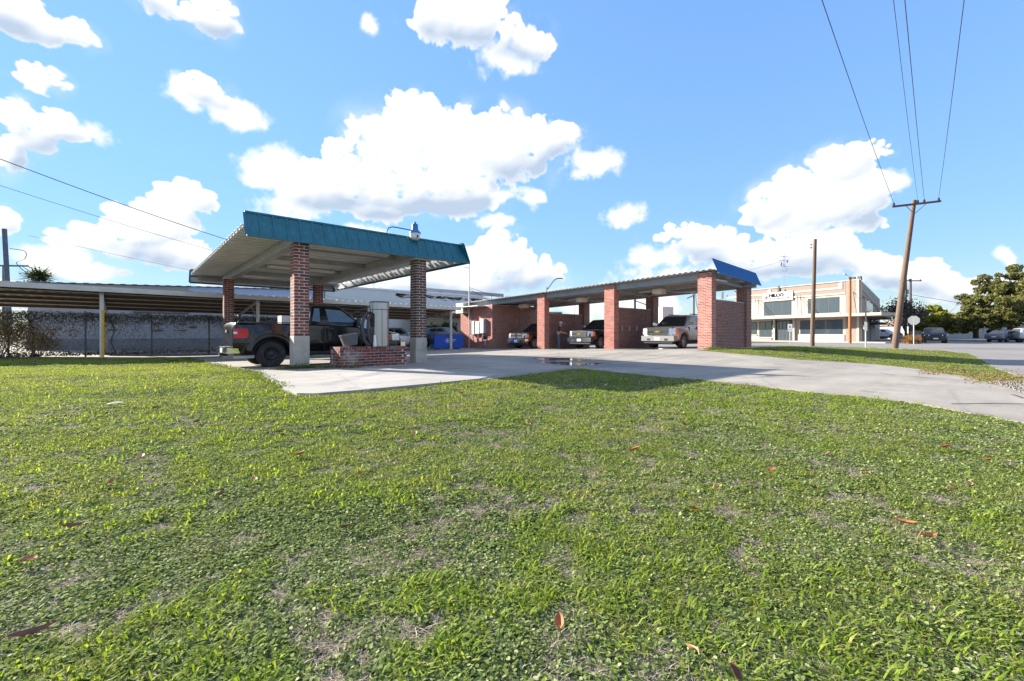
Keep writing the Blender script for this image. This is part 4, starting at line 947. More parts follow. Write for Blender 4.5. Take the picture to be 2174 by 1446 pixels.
for a0, a1 in ((2,12),(14,30)): 
    fbox('frieze', a0, a1, HB-1.9, HB-1.7, .002, .06, m_stucp, of, sp_)
win(6, 20, 4.0, 5.7, 4, m_curt, of, sp_); win(3, 6, 1.5, 2.4, 2, m_wing, of, sp_)
fbox('side_door', 16, 22, -.05, 2.4, .002, .08, M('side_grey', (.42,.44,.48), .7), of, sp_)
fbox('side_canopy', 14, 26, 2.45, 2.6, .002, 1.6, m_stucp, of, sp_)
fbox('sidewalk', -4, FL, -.05, .12, .1, 3.2, M('sidewalk', (.34,.31,.28), .9, var=.1, scale=1), of)
sg0, sg1 = fa(1685), fa(1621); zs0, zs1 = zat(640,dd(1650))+.06, zat(621,dd(1650))+.05
sgn = fbox('sign_board', sg0, sg1, zs0, zs1, .06, .2, m_trim); fbox('sign_face', sg0+.1, sg1-.1, zs0+.08, zs1-.08, .201, .21, M('sign_face', (.50,.50,.50), .7, var=.02), sgn)
def text_on(s, a, z, size, mat, parent, bold=.0, shear=0.):
    cu = bpy.data.curves.new('t', 'FONT'); cu.body = s; cu.size = size; cu.offset = bold; cu.extrude = .004; cu.shear = shear
    to = bpy.data.objects.new('t', cu); col.objects.link(to); bpy.context.view_layer.update()
    me = bpy.data.meshes.new_from_object(to.evaluated_get(bpy.context.evaluated_depsgraph_get())); bpy.data.objects.remove(to)
    for v in me.vertices: p = fp_(a-v.co.x*1.25, z+v.co.y, .216+v.co.z); v.co = p
    me.materials.clear(); me.materials.append(mat); return tag(obj('lettering', me, parent), kind='stuff')
m_ink = M('ink', (.008,.008,.012), .9, var=0, spec=.1); m_red = M('emblem_red', (.65,.03,.05), .6, var=.02); SW = abs(sg1-sg0); SHt = zs1-zs0
aL = max(sg0, sg1)
text_on('HILCO', aL-SW*.225, zs0+SHt*.48, SHt*.46, m_ink, sgn, .04)
text_on('Electric Cooperative, Inc.', aL-SW*.225, zs0+SHt*.22, SHt*.19, m_ink, sgn, .010, .3)
tx = [(.42,1),(.62,1),(.62,.72),(.98,.66),(1.0,.42),(.80,.25),(.70,.02),(.55,.12),(.46,.30),(.33,.26),(.22,.36),(.05,.52),(.42,.55)]
E = lambda p, o: fp_(aL-SW*.035-p[0]*SW*.16, zs0+SHt*.14+p[1]*SHt*.68, o)
MB().poly([E(p, .216) for p in tx]).build('emblem_red_half', m_red, sgn)
MB().poly([E(p, .222) for p in ((.42,1),(.62,1),(.62,.72),(.62,.55),(.05,.52),(.42,.55))]).build('emblem_dark_half', m_ink, sgn)
MB().poly([E((.52+a*.9, .74+b), .228) for a, b in star]).build('emblem_star', m_plate, sgn)
x, y = at(1665, 68); tw = thing('radio_tower', 'slender lattice radio mast with dishes above office roof', 'antenna', (x, y, 7.2)); zt_ = zat(536, 68)-7.2
m_ant = M('antenna_grey', (.28,.33,.45), .6); l_ = MB()
for k in range(3): a = k*2.094; l_.tube([(.2*math.cos(a),.2*math.sin(a),0),(.12*math.cos(a),.12*math.sin(a),zt_*.95)], .03, 4)
for k in range(14):
    for j in range(3): a, b = j*2.094, (j+1)*2.094; l_.beam((.18*math.cos(a),.18*math.sin(a),k*zt_/15),(.18*math.cos(b),.18*math.sin(b),(k+1)*zt_/15),.02,.02)
l_.build('lattice', m_ant, tw)
for (dx, z, r) in ((.35,.14,.36),(-.5,.72,.3),(.45,.78,.22)): MB().lathe([(0,.1),(r*.7,.06),(r,-.05),(r,.0),(0,.16)], (Rv.x*dx,Rv.y*dx,z*zt_), 'y', 14).build('dish', m_ant, tw, 40)
for (z, w) in ((.66,.6),(.8,.8),(.9,.55),(.55,.4)): MB().tube([(-Rv.x*w,-Rv.y*w,z*zt_),(Rv.x*w,Rv.y*w,z*zt_),(Rv.x*w,Rv.y*w,(z+.06)*zt_)], .035).build('antenna_arm', m_ant, tw)
# far buildings seen through the bays and beyond the street
def farhouse(name, label, u, d, w, dep, h, mat, rz, roofm=None, wins=0):
    x, y = at(u, d); t = thing(name, label, 'building', (x, y, -.05), rz); MB().box(-w/2,w/2,0,dep,0,h).build('wall', mat, t)
    if roofm: MB().add([(-w/2-.4,-.4,h),(w/2+.4,-.4,h),(w/2+.4,dep+.4,h),(-w/2-.4,dep+.4,h),(-w/2+1,dep/2,h+1.5),(w/2-1,dep/2,h+1.5)], [(0,1,5,4),(1,2,5),(2,3,4,5),(3,0,4),(0,3,2,1)]).build('roof', roofm, t)
    for k in range(wins):
        x0 = -w/2+w*(k+.5)/wins; q = MB().box(x0-.7,x0+.7,-.05,-.005,.9,2.2).build('window', m_trim, t); MB().box(x0-.6,x0-.04,-.07,-.051,1,2.1).box(x0+.04,x0+.6,-.07,-.051,1,2.1).build('pane', m_wing, q)
    return t
m_shing = M('shingle', (.20,.15,.13), .9, var=.2, scale=3)
farhouse('white_house', 'low white house with windows behind the big oak tree', 2050, 84, 20, 8, 2.7, m_wht, -YAW-.1, m_shing, 6)
farhouse('white_house', 'second white house at the right edge behind the parked cars', 2190, 90, 16, 8, 2.8, m_wht, -YAW, m_shing, 4)
farhouse('brown_shed', 'brown roofed shed beyond the corner of office building', 1888, 92, 9, 6, 1.5, m_stucp, -YAW, M('thatch', (.26,.20,.14), .95, var=.3, scale=6), 0)
farhouse('pale_building', 'pale pinkish building seen through the nearest wash bay', 1418, 58, 1.7, 4, 4.6, M('pale_pink', (.68,.55,.50), .9), -YAW+.3, None, 0)
bb = thing('billboard', 'small dark lettered sign seen through the first wash bay', 'sign', (*at(1175, 60), 0), -YAW); MB().box(-1.2,1.2,0,.15,3.2,4.0).build('panel', m_wht, bb); MB().box(-.9,-.2,-.02,-.001,3.35,3.85).box(.0,.5,-.02,-.001,3.35,3.85).box(.6,1.0,-.02,-.001,3.35,3.85).build('lettering', m_ink, bb)['kind'] = 'stuff'; MB().tube([(0,.1,0),(0,.1,3.2)], .12).build('post', m_galv, bb)
tp = thing('orange_tarp_heap', 'bright orange tarp heap on the ground behind stop sign', 'tarp', (*at(1954, 64), -.1)); 
t_ = MB(); tv = []
for i in range(13):
    for j in range(7):
        a, b = (i/12-.5)*3.6, (j/6-.5)*2; e_ = max(0, (1-(2*a/3.6)**4)*(1-(b)**4)); q = Rv*a+Fv*b; t_.v.append((q.x, q.y, e_*(.85+.2*noise.noise((a*1.3, b*1.3, 3)))))
t_.f = [(i*7+j, (i+1)*7+j, (i+1)*7+j+1, i*7+j+1) for i in range(12) for j in range(6)]; t_.build('tarp', M('orange_tarp', (.85,.22,.04), .6, var=.12, scale=2), tp, 60)

# ------------------------------------------------------------------ trees
def tree(name, label, u, d, vb, clumps, nleaf, size, mat, trunk, seed, group=None, limb=True, bark=m_bark, spread=.33):
    """clumps: (u, v, radius in pixels, depth offset in m)"""
    x, y = at(u, d); zb = zat(vb, d); t = thing(name, label, 'tree', (x, y, zb), 0, group); k = d/FPX; B = Vector((x, y, zb)); cl = []
    for (cu, cv, cr, dd_) in clumps: c = Vector((*at(cu, d+dd_), zat(cv, d+dd_)))-B; cl.append((c, cr*k))
    r0 = np.random.RandomState(seed); sub = []
    for c, r in cl:
        for _ in range(24):
            v = r0.normal(size=3); v /= np.linalg.norm(v); sub.append((np.array(c)+v*r*(.40+.75*r0.rand())*np.array([1,1,.8]), r*(.12+.22*r0.rand())))
    wts = np.array([s[1]**2 for s in sub]); cum = np.cumsum(wts/wts.sum())
    def pos(r):
        s = sub[min(len(sub)-1, int(np.searchsorted(cum, r.rand())))]; v = r.normal(size=3); v /= np.linalg.norm(v); return s[0]+v*s[1]*(.6+.5*r.rand())*np.array([1,1,.75])
    if nleaf: leafcloud(nleaf, pos, size, mat, 'crown', t, seed+1, aspect=.55)
    s = MB(); th, tr_ = trunk; s.tube([(0,0,-.3),(.05,.02,th*.5),(0,.05,th)], [tr_*1.25,tr_,tr_*.85], 10)
    if limb:
        rr = random.Random(seed)
        for c, r in cl:
            mid = Vector((c.x*.45, c.y*.45, th+(c.z-th)*.35)); s.tube([(0,0,th*.9), mid, c], [tr_*.55,tr_*.35,tr_*.12], 6)
            for _ in range(5): q = c+Vector((rr.gauss(0,1),rr.gauss(0,1),rr.gauss(0,.8)))*r*.6; s.tube([mid.lerp(c,.6), q], [tr_*.16,tr_*.04], 4, False)
    s.build('trunk', bark, t, 60); return t
m_oak = leafmat('oak_leaf', (.09,.105,.04), (.21,.205,.075), (.34,.29,.10), .38); m_oakd = leafmat('oak_leaf_dark', (.025,.042,.018), (.06,.08,.03), (.12,.12,.04), .25); m_lime = leafmat('lime_leaf', (.19,.22,.045), (.33,.33,.07), (.34,.30,.06), .4)
tree('oak_tree', 'huge spreading live oak crown at the right edge', 2150, 62, 716, [(2080,650,34,0),(2110,620,36,2),(2150,600,40,3),(2185,640,50,-2),(2130,660,36,-4),(2070,675,26,-2),(2170,675,34,-5),(2230,610,50,0),(2050,640,18,1),(2055,690,18,-1)], 36000, .17, m_oak, (3.0,.5), 51)
tree('oak_tree', 'smaller oak with its own trunk left of the huge oak', 2072, 66, 714, [(2040,680,22,0),(2075,672,26,1),(2095,690,20,-2),(2060,692,18,-2)], 13000, .15, m_oak, (2.0,.28), 57)
tree('lime_tree', 'yellow green tree just right of stop sign', 1985, 72, 715, [(1970,682,26,0),(2000,674,28,1),(2022,684,24,-1),(1955,692,20,1),(1988,664,18,2),(2040,690,20,2)], 13000, .2, m_lime, (1.6,.25), 61)
m_twig = leafmat('bare_twig_leaf', (.06,.055,.05), (.10,.085,.07), (.14,.12,.07), .2)
def bare_tree(name, label, u, d, vb, h, spread, seed, mat, nleaf):
    x, y = at(u, d); t = thing(name, label, 'tree', (x, y, zat(vb, d))); s = MB(); rr = random.Random(seed); tips = []
    def grow(p, v, L, r, n):
        q = p+v*L; s.tube([p, p.lerp(q,.5)+Vector((rr.gauss(0,.04),rr.gauss(0,.04),0))*L, q], [r,r*.8,r*.6], 5 if n > 2 else 3, False)
        if n == 0: tips.append(q); return
        for _ in range(3 if n > 1 else 4):
            w = (v+Vector((rr.gauss(0,.5),rr.gauss(0,.5),rr.gauss(.1,.3)))*spread).normalized(); grow(q, w, L*rr.uniform(.6,.85), r*.6, n-1)
    for _ in range(5): grow(Vector((rr.gauss(0,.2),rr.gauss(0,.2),0)), Vector((rr.gauss(0,.45),rr.gauss(0,.45),1)).normalized(), h*.33, .14, 4)
    s.build('trunk', m_bark, t)
    if nleaf: leafcloud(nleaf, lambda r: np.array(tips[r.randint(len(tips))])+r.normal(size=3)*.35, .13, mat, 'crown', t, seed)
    return t
bare_tree('bare_tree', 'dark bare branched tree behind leaning utility pole', 1925, 60, 720, 5.2, .9, 71, m_twig, 3500)
x, y = at(72, 42); pt = thing('spiky_tree', 'dark spiky topped tree poking above long carport at left', 'tree', (x, y, 0)); zc_ = zat(588, 42)
MB().tube([(0,0,-.3),(.1,0,2.5),(.3,-.2,zc_-.2)], [.16,.13,.1], 8).build('trunk', m_bark, pt, 60)
sk = MB(); rr = random.Random(4)
for k in range(260):
    v = Vector((rr.gauss(0,1), rr.gauss(0,1), rr.gauss(.35,.6))).normalized(); c = Vector((.3,-.2,zc_))+v*rr.uniform(.1,.5); e_ = c+v*rr.uniform(.6,1.5)+Vector((0,0,-.12)); sd = v.orthogonal().normalized()*.035
    sk.poly([c-sd, c+sd, e_])
sk.build('crown', m_oakd, pt)
leafcloud(500, lambda r: np.array([.3,-.2,zc_-.1])+r.normal(size=3)*.35, .12, m_oakd, 'inner_crown', pt, 77)
x, y = at(945, 44); shrub('green_hedge', 'green ivy hedge behind dark car and blue dumpster', (x, y, 0), 4.0, 1.2, 2.2, 5000, m_ivy, .12, 41)
x, y = at(1935, 46); shrub('flowering_shrub', 'low reddish shrub at the street corner below stop sign', (x, y, -.05), 2.2, .7, .55, 1800, leafmat('red_shrub', (.18,.10,.04), (.26,.16,.06), (.45,.16,.08), .3), .08, 43)
# ------------------------------------------------------------------ vehicles
_wheel = {}
def wheel_meshes(r, w, rim, style, rm):
    k = (r, w, rim, style, rm.name)
    if k in _wheel: return _wheel[k]
    ty = MB().lathe([(rim,-w/2),(rim+.02,-w/2-.004),(r-.03,-w/2),(r-.008,-w*.36),(r,-w*.22),(r,w*.22),(r-.008,w*.36),(r-.03,w/2),(rim+.02,w/2+.004),(rim,w/2)], axis='y', n=36).mesh('tyre', m_tyre, 40)
    rb = MB(); o = w/2-.02
    rb.lathe([(rim*1.02,o+.012),(rim*.93,o+.012),(rim*.90,o-.03),(rim*.88,-o)], axis='y', n=36); rb.lathe([(0,o*.2),(rim*.9,o*.15)], axis='y', n=24)
    if style == 'steel':
        rb.lathe([(rim*.92,o-.02),(rim*.72,o-.06),(rim*.62,o-.015),(rim*.42,o-.035),(rim*.30,o-.01),(rim*.0,o)], axis='y', n=36)
    else:
        n = 5 if style == 'five' else 7
        for i in range(n):
            a = 2*math.pi*i/n+.3
            for da in (-.13, .13): 
                p = (rim*.2*math.cos(a), o-.02, rim*.2*math.sin(a)); q = (rim*.92*math.cos(a+da), o-.008, rim*.92*math.sin(a+da)); rb.beam(p, q, .035 if n == 7 else .045, .03, (0,1,0))
        rb.lathe([(0,o+.01),(rim*.18,o+.01),(rim*.24,o-.03)], axis='y', n=20)
    _wheel[k] = (ty, rb.mesh('rim', rm, 35)); 
    if style == 'steel':
        h = MB()
        for i in range(5):
            a = 2*math.pi*i/5+.2; c = (rim*.60*math.cos(a), 0, rim*.60*math.sin(a)); h.lathe([(0,o+.0),(rim*.12,o-.0)], (c[0],0,c[2]), 'y', 8)
        _wheel[k] += (h.mesh('hand_hole', m_black),)
    return _wheel[k]
def interp(tab, x):
    if x <= tab[0][0]: return tab[0][1]
    for (a, b), (c, d) in zip(tab, tab[1:]):
        if x <= c: return b+(d-b)*(x-a)/(c-a)
    return tab[-1][1]
def vehicle(name, label, loc, rz, S, group=None):
    """x forward, y to the left; S holds the outline of the body"""
    t = thing(name, label, S['cat'], loc, rz, group); paint = S['paint']; xr, xf, W_ = S['xr'], S['xf'], S['w']/2
    r = S['r']; wf, wr = S['wf'], S['wr']; ar = r+S.get('gap', .07); sill = S['sill']; top = S['top']
    xs = sorted(set([round(xr+i*(xf-xr)/70, 3) for i in range(71)]+[round(p[0], 3) for p in top]+[round(c+ar*math.cos(R(a)), 3) for c in (wf, wr) for a in range(0, 181, 12)]))
    xs = [x for x in xs if xr <= x <= xf]
    end = S.get('end', (.10, .16)); mb = MB(); n = 0
    def hw(x):
        a = max(0, (x-(xf-.55))/.55); b = max(0, ((xr+.4)-x)/.4); return W_*(1-end[1]*a**2.4-end[0]*b**2.6)
    hf = S.get('side', ((.90,0),(.985,.07),(1.0,.30),(1.0,.55),(.985,.80),(.955,.93),(.88,.985),(.70,1.0)))
    for x in xs:
        zt = interp(top, x); zb = sill+S.get('rise_f', .05)*max(0, (x-(wf+ar))/.6)+S.get('rise_r', .1)*max(0, ((wr-ar)-x)/.6)
        fl = 0
        for c in (wf, wr):
            if abs(x-c) < ar: zb = max(zb, r+math.sqrt(max(0, ar*ar-(x-c)**2)))
            q = abs(x-c)/(ar*1.25)
            if q < 1: fl = max(fl, S.get('flare', .02)*(1-q**4))
        zb = min(zb, zt-.12); h = hw(x); row = [(x, h*a+(fl if .05 < b < .75 else 0), zb+(zt-zb)*b) for a, b in hf]+[(x, 0, zt+S.get('crown', .02))]
        full = row+[(p[0], -p[1], p[2]) for p in reversed(row[:-1])]; n = len(full); mb.v += full
    m = len(xs)
    for i in range(m-1):
        for k in range(n-1): mb.f.append((i*n+k, i*n+k+1, (i+1)*n+k+1, (i+1)*n+k))
        mb.f.append((i*n+n-1, i*n, (i+1)*n, (i+1)*n+n-1))
    mb.f += [tuple(range(n)), tuple((m-1)*n+k for k in reversed(range(n)))]
    body = mb.build('body', paint, t, 38)
    MB().box(xr+.25, xf-.2, -W_*.72, W_*.72, S.get('under', .24), S.get('ctop', sill+.28)).build('chassis', m_dkgrey, t)
    C = S['cab']; zb, zr = C['zb'], C['zr']; hb = W_*C.get('kb', .94); ht = hb-C.get('inset', .17); z1 = zr-.07
    def ring(z, x0, x1, h, ch): return [(x0,-h+ch,z),(x0,h-ch,z),(x0+ch,h,z),(x1-ch,h,z),(x1,h-ch,z),(x1,-h+ch,z),(x1-ch,-h,z),(x0+ch,-h,z)]
    rb, fb, rr_, fr_ = C['rb'], C['fb'], C['rr'], C['fr']
    cb = MB(); rings = [ring(zb-.06, rb, fb, hb, .05), ring(z1, rr_, fr_, ht, .07), ring(zr-.02, rr_+.05, fr_-.07, ht-.06, .09), ring(zr, rr_+.16, fr_-.22, ht-.2, .12)]
    for q in rings: cb.v += q
    for i in range(3):
        for k in range(8): cb.f.append((8*i+k, 8*i+(k+1) % 8, 8*i+8+(k+1) % 8, 8*i+8+k))
    cb.f.append(tuple(range(24, 32))); cb.build('cab', paint, t, 45)
    L = lambda a, b, s: a+(b-a)*s
    def side(a, s, sg, o=.006): z = L(zb-.06, z1, s); return (L(L(rb, fb, a), L(rr_, fr_, a), s), sg*(L(hb, ht, s)+o), z)
    gl = S.get('glass', m_glass)
    for (pts, sg) in [(p, sg) for p in C['win'] for sg in (1, -1)]:
        q = [side(a, s, sg) for a, s in pts]; MB().slab(q, (0, sg*.004, 0)).build('side_window', gl, t)
    def endp(xb, xt, sgn, a, s, o=.008): return (L(xb, xt, s)+sgn*o, a*L(hb-.05, ht-.07, s), L(zb-.06, z1, s))
    nv = Vector((zr-zb, 0, 0)); ws = [endp(fb, fr_, 1, a, s) for a, s in ((-.97,.10),(.97,.10),(.97,.95),(-.97,.95))]
    MB().slab(ws, (.004,0,.002)).build('windscreen', S.get('wglass', gl), t)
    MB().slab([endp(rb, rr_, -1, a, s) for a, s in ((-.86,.2),(.86,.2),(.86,.9),(-.86,.9))], (-.004,0,.002)).build('rear_window', gl, t)
    ms = wheel_meshes(r, S.get('tw', .25), S.get('rim', r*.64), S.get('style', 'five'), S.get('rimm', m_alloy))
    for x in (wf, wr):
        for sg in (1, -1):
            w = obj('wheel', ms[0], t, (x, sg*(W_-S.get('tw', .25)/2-.015), r), (0, 0, 0 if sg > 0 else math.pi)); q = obj('rim', ms[1], w)
            if len(ms) > 2: obj('hand_hole', ms[2], w)
    for sg in (1, -1):   # mirrors, handles, door seams, lamps
        mx, mz = C.get('mirror', (fb-.35, zb+.1)); MB().hexa([(mx-.06,sg*(hb-.02),mz-.02),(mx+.05,sg*(hb-.02),mz-.02),(mx+.07,sg*(hb+.26),mz),(mx-.04,sg*(hb+.26),mz),(mx-.06,sg*(hb-.02),mz+.06),(mx+.05,sg*(hb-.02),mz+.06),(mx+.07,sg*(hb+.26),mz+.17),(mx-.04,sg*(hb+.26),mz+.17)]).build('mirror', S.get('mirmat', m_dkgrey), t)
        for x in C.get('seams', ()): MB().box(x-.007, x+.007, sg*(W_-.06), sg*(W_+.0045), sill+.08, zb-.03).build('door_seam', m_black, t)
        for x in C.get('handles', ()): MB().box(x-.09, x+.09, sg*(W_-.04), sg*(W_+.025), zb-.17, zb-.12).build('door_handle', S.get('hmat', m_dkgrey), t)
    for (nm, mt, pts, off) in S.get('extra', ()): MB().slab(pts, off).build(nm, mt, t)
    for (nm, mt, b) in S.get('boxes', ()): MB().box(*b).build(nm, mt, t)
    return t
def paintm(n, c, metal=.2, rough=.28, dirt=None): return M('paint_'+n, c, rough, metal, var=.06, scale=2, coat=.35, spec=.35, dirt=dirt)
P_black = paintm('black', (.008,.008,.009), .0, .2, ((.016,.015,.014), 1.3, .62)); P_silv = paintm('silver', (.46,.45,.44), .55, .30); P_char = paintm('charcoal', (.035,.035,.04), .3); P_grey = paintm('grey', (.15,.155,.17), .5); P_white = paintm('white', (.72,.72,.72), 0); P_blk2 = paintm('black_suv', (.015,.016,.018), .1); P_brz = paintm('bronze_black', (.045,.036,.030), .3)
def mir(l): return l+[(n, m, [(x, -y, z) for x, y, z in p], (o[0], -o[1], o[2])) for n, m, p, o in l]
# black step-side pickup by the vacuum
F = dict(cat='pickup truck', paint=P_black, xr=-2.46, xf=2.62, w=1.96, r=.385, wf=1.58, wr=-1.50, sill=.40, rise_r=.03, flare=.045, tw=.25, rim=.225, style='steel', rimm=m_dkgrey, under=.32, ctop=.90, gap=.085,
    top=[(-2.46,1.18),(-2.38,1.30),(-.45,1.29),(-.38,1.30),(1.0,1.24),(1.15,1.20),(1.9,1.12),(2.45,1.02),(2.62,.86)], side=((.90,0),(.975,.08),(1.0,.28),(.995,.45),(.975,.62),(.985,.80),(.965,.93),(.90,.985),(.75,1.0)),
    cab=dict(zb=1.29, zr=1.90, rb=-.48, fb=1.32, rr=-.34, fr=.56, kb=.925, inset=.16, win=[[(.36,.22),(.95,.20),(.90,.36),(.87,.84),(.41,.90)], [(.045,.25),(.20,.20),(.23,.92),(.08,.92)]], seams=(-.04,1.12), handles=(.14,), mirror=(.98,1.34)), glass=m_glassl, wglass=m_glass, mirmat=P_black,
    extra=mir([('tail_light', m_redl, [(-2.44,.90,.86),(-2.13,.97,.86),(-2.09,.985,.98),(-2.13,.975,1.13),(-2.44,.90,1.13)], (0,.02,0)), ('reverse_lens', m_lamp, [(-2.445,.915,.98),(-2.36,.94,.98),(-2.36,.94,1.04),(-2.445,.915,1.04)], (0,.022,0)), ('headlight', m_lamp, [(2.22,.955,.76),(2.5,.88,.76),(2.5,.88,.98),(2.18,.955,.98)], (.02,.02,0)), ('turn_lens', m_amber, [(2.06,.97,.78),(2.20,.962,.78),(2.17,.962,.97),(2.08,.965,.97)], (0,.018,0))]),
    boxes=[('rear_bumper', m_chrome, (-2.60,-2.47,-.93,.93,.43,.59)), ('bumper_step', m_dkgrey, (-2.595,-2.48,-.5,.5,.592,.61)), ('front_bumper', m_chrome, (2.55,2.72,-.96,.96,.46,.70)), ('grille', m_chrome, (2.57,2.66,-.55,.55,.72,1.0)), ('grille_insert', m_black, (2.661,2.67,-.48,.48,.76,.96)), ('licence_plate', m_plate, (-2.615,-2.601,-.16,.16,.44,.57)), ('tow_hitch', m_black, (-2.66,-2.45,-.05,.05,.34,.425)), ('tailgate_handle', m_dkgrey, (-2.49,-2.462,-.14,.14,1.02,1.10)), ('bed_rail_cap', m_dkgrey, (-2.34,-.52,.80,.93,1.302,1.325)), ('bed_rail_cap', m_dkgrey, (-2.34,-.52,-.93,-.80,1.302,1.325)), ('rocker_step', m_dkgrey, (-.75,1.1,-.97,-.86,.37,.45)), ('rocker_step', m_dkgrey, (-.75,1.1,.86,.97,.37,.45)), ('gear_crate', m_white, (-1.0,-.6,.1,.55,1.24,1.56)), ('muffler', m_galv, (-2.4,-1.9,-.75,-.55,.28,.36))])
tx_, ty_ = 4.98, 16.2; trk = vehicle('pickup_truck', 'black pickup truck with red tail lights parked under the canopy', (tx_, ty_, g(tx_, ty_)+.0), R(0), F)
trk.scale = (1.07, 1.05, 1.06)
for sg in (1, -1):
    fl = MB(); A_ = [(R(a)) for a in range(8, 173, 8)]; rows = [(.475,.985),(.50,1.03),(.56,1.035),(.66,.985)]
    for a in A_:
        for (rad, yy) in rows: fl.v.append((-1.50+rad*math.cos(a), sg*yy, .385+rad*math.sin(a)*.98))
    fl.f = [(4*i+k, 4*i+k+1, 4*i+5+k, 4*i+4+k) for i in range(len(A_)-1) for k in range(3)]; fl.build('rear_fender', P_black, trk, 60)
    MB().hexa([(-2.595,sg*.93,.43),(-2.30,sg*.965,.44),(-2.30,sg*.985,.44),(-2.57,sg*.955,.43),(-2.595,sg*.93,.59),(-2.34,sg*.965,.57),(-2.34,sg*.985,.57),(-2.57,sg*.955,.59)]).build('bumper_end', m_chrome, trk)
# vehicles in the bays
def front(xf, w, style, z0, z1, paint):
    """grille, lamps, bumper for a truck nose at x = xf"""
    h = w/2; e = []; b = []
    b += [('front_bumper', m_chrome if style != 'silver' else P_silv, (xf-.25,xf+.08,-h*.97,h*.97,z0-.34,z0-.06)), ('licence_plate', m_plate, (xf+.081,xf+.09,-.16,.16,z0-.30,z0-.14)), ('air_dam', m_dkgrey, (xf-.2,xf+.02,-h*.85,h*.85,z0-.46,z0-.341))]
    for s in (-1, 1): b += [('fog_lamp', m_black, (xf+.081,xf+.088,min(s*.42,s*.62),max(s*.42,s*.62),z0-.31,z0-.20))]
    if style == 'ring':
        for k, (y0, y1) in enumerate(((-.56,-.07),(.07,.56))):
            for (za, zb_) in ((z0+.0,z0+.16),(z0+.20,z0+.36)): b.append(('grille_insert', m_black, (xf+.03,xf+.052,y0,y1,za+.02,zb_)))
        b += [('grille', m_chrome, (xf-.02,xf+.05,-.62,.62,z0-.04,z0+.42)), ('grille_bar', m_chrome, (xf+.051,xf+.075,-.60,.60,z0+.165,z0+.205)), ('grille_bar', m_chrome, (xf+.051,xf+.075,-.06,.06,z0-.02,z0+.40))]
    else:
        b += [('grille', m_chrome, (xf-.02,xf+.05,-.60,.60,z0-.03,z0+.34)), ('grille_insert', m_black, (xf+.051,xf+.058,-.54,.54,z0+.0,z0+.12)), ('grille_insert', m_black, (xf+.051,xf+.058,-.54,.54,z0+.20,z0+.31)), ('grille_bar', m_chrome, (xf+.052,xf+.07,-.58,.58,z0+.125,z0+.195))]
        e += [('emblem', M('emblem_gold', (.75,.55,.12), .25, .8), [(xf+.075,-.17,z0+.135),(xf+.075,-.05,z0+.135),(xf+.075,-.05,z0+.11),(xf+.075,.07,z0+.11),(xf+.075,.07,z0+.135),(xf+.075,.17,z0+.135),(xf+.075,.15,z0+.19),(xf+.075,.05,z0+.19),(xf+.075,.05,z0+.215),(xf+.075,-.07,z0+.215),(xf+.075,-.07,z0+.19),(xf+.075,-.15,z0+.19)], (.006,0,0))]
    e += mir([('headlight', m_lamp, [(xf+.02,.64,z0+.02),(xf-.12,h*.955,z0+.02),(xf-.16,h*.955,z0+.34),(xf+.0,.64,z0+.34)], (.03,.02,0)), ('turn_lens', m_amber, [(xf-.125,h*.957,z0+.03),(xf-.30,h*.985,z0+.05),(xf-.30,h*.985,z0+.30),(xf-.165,h*.957,z0+.33)], (.012,.02,0))])
    return e, b
def pickup(paint, style, zoff=0):
    e, b = front(2.9, 2.02, style, .78+zoff, 1.2, paint)
    return dict(cat='pickup truck', paint=paint, xr=-2.9, xf=2.9, w=2.02, r=.40, wf=1.95, wr=-1.65, sill=.50, style='five' if style == 'ring' else 'seven', rim=.28, top=[(-2.9,1.30),(-1.0,1.34),(-.9,1.36),(1.35,1.30),(1.6,1.26),(2.6,1.20),(2.82,1.14),(2.9,.9)],
        cab=dict(zb=1.32, zr=1.93, rb=-1.0, fb=1.55, rr=-.9, fr=.75, inset=.18, win=[[(.52,.2),(.95,.18),(.88,.9),(.56,.92)],[(.08,.2),(.47,.2),(.50,.92),(.12,.92)]], seams=(.3,1.35), handles=(.45,), mirror=(1.1,1.38)), extra=e, boxes=b, mirmat=m_chrome)
def suv(paint, e, b, s=1., zr=1.88):
    return dict(cat='SUV', paint=paint, xr=-2.5*s, xf=2.5*s, w=2.0*s**.5, r=.40*s**.6, wf=1.5*s, wr=-1.45*s, sill=.42*s, style='seven', rim=.28*s**.6, top=[(-2.5*s,1.0*s),(-2.45*s,1.24*s),(1.1*s,1.24*s),(1.25*s,1.20*s),(2.2*s,1.13*s),(2.42*s,1.06*s),(2.5*s,.8*s)],
        cab=dict(zb=1.24*s, zr=zr, rb=-2.42*s, fb=1.3*s, rr=-2.2*s, fr=.55*s, inset=.2, win=[[(.68,.2),(.95,.18),(.90,.92),(.72,.92)],[(.40,.2),(.65,.2),(.69,.92),(.42,.92)],[(.06,.2),(.37,.2),(.39,.92),(.10,.92)]], seams=(.05*s,.95*s,-.95*s), handles=(.15*s,-.8*s), mirror=(.95*s,1.30*s)), extra=e, boxes=b, mirmat=m_chrome)
bx = lambda xfront, y: (xfront+2.9, y, g(xfront+1, y)+.005)
vehicle('pickup_truck', 'dark pickup with bright chrome ring grille in the far left wash bay', bx(21.75, 24.5), math.pi, pickup(P_brz, 'ring'))
vehicle('pickup_truck', 'black pickup with chrome bumper in the middle wash bay', bx(22.1, 18.75), math.pi, pickup(P_blk2, 'bar', .0))
e, b = front(2.5, 2.0, 'silver', .76, 1.1, P_silv)
b += [('hood_deflector', m_black, (2.28,2.46,-.82,.82,1.10,1.16)), ('roof_rail', m_black, (-1.9,.2,.62,.66,1.90,1.95)), ('roof_rail', m_black, (-1.9,.2,-.66,-.62,1.90,1.95))]
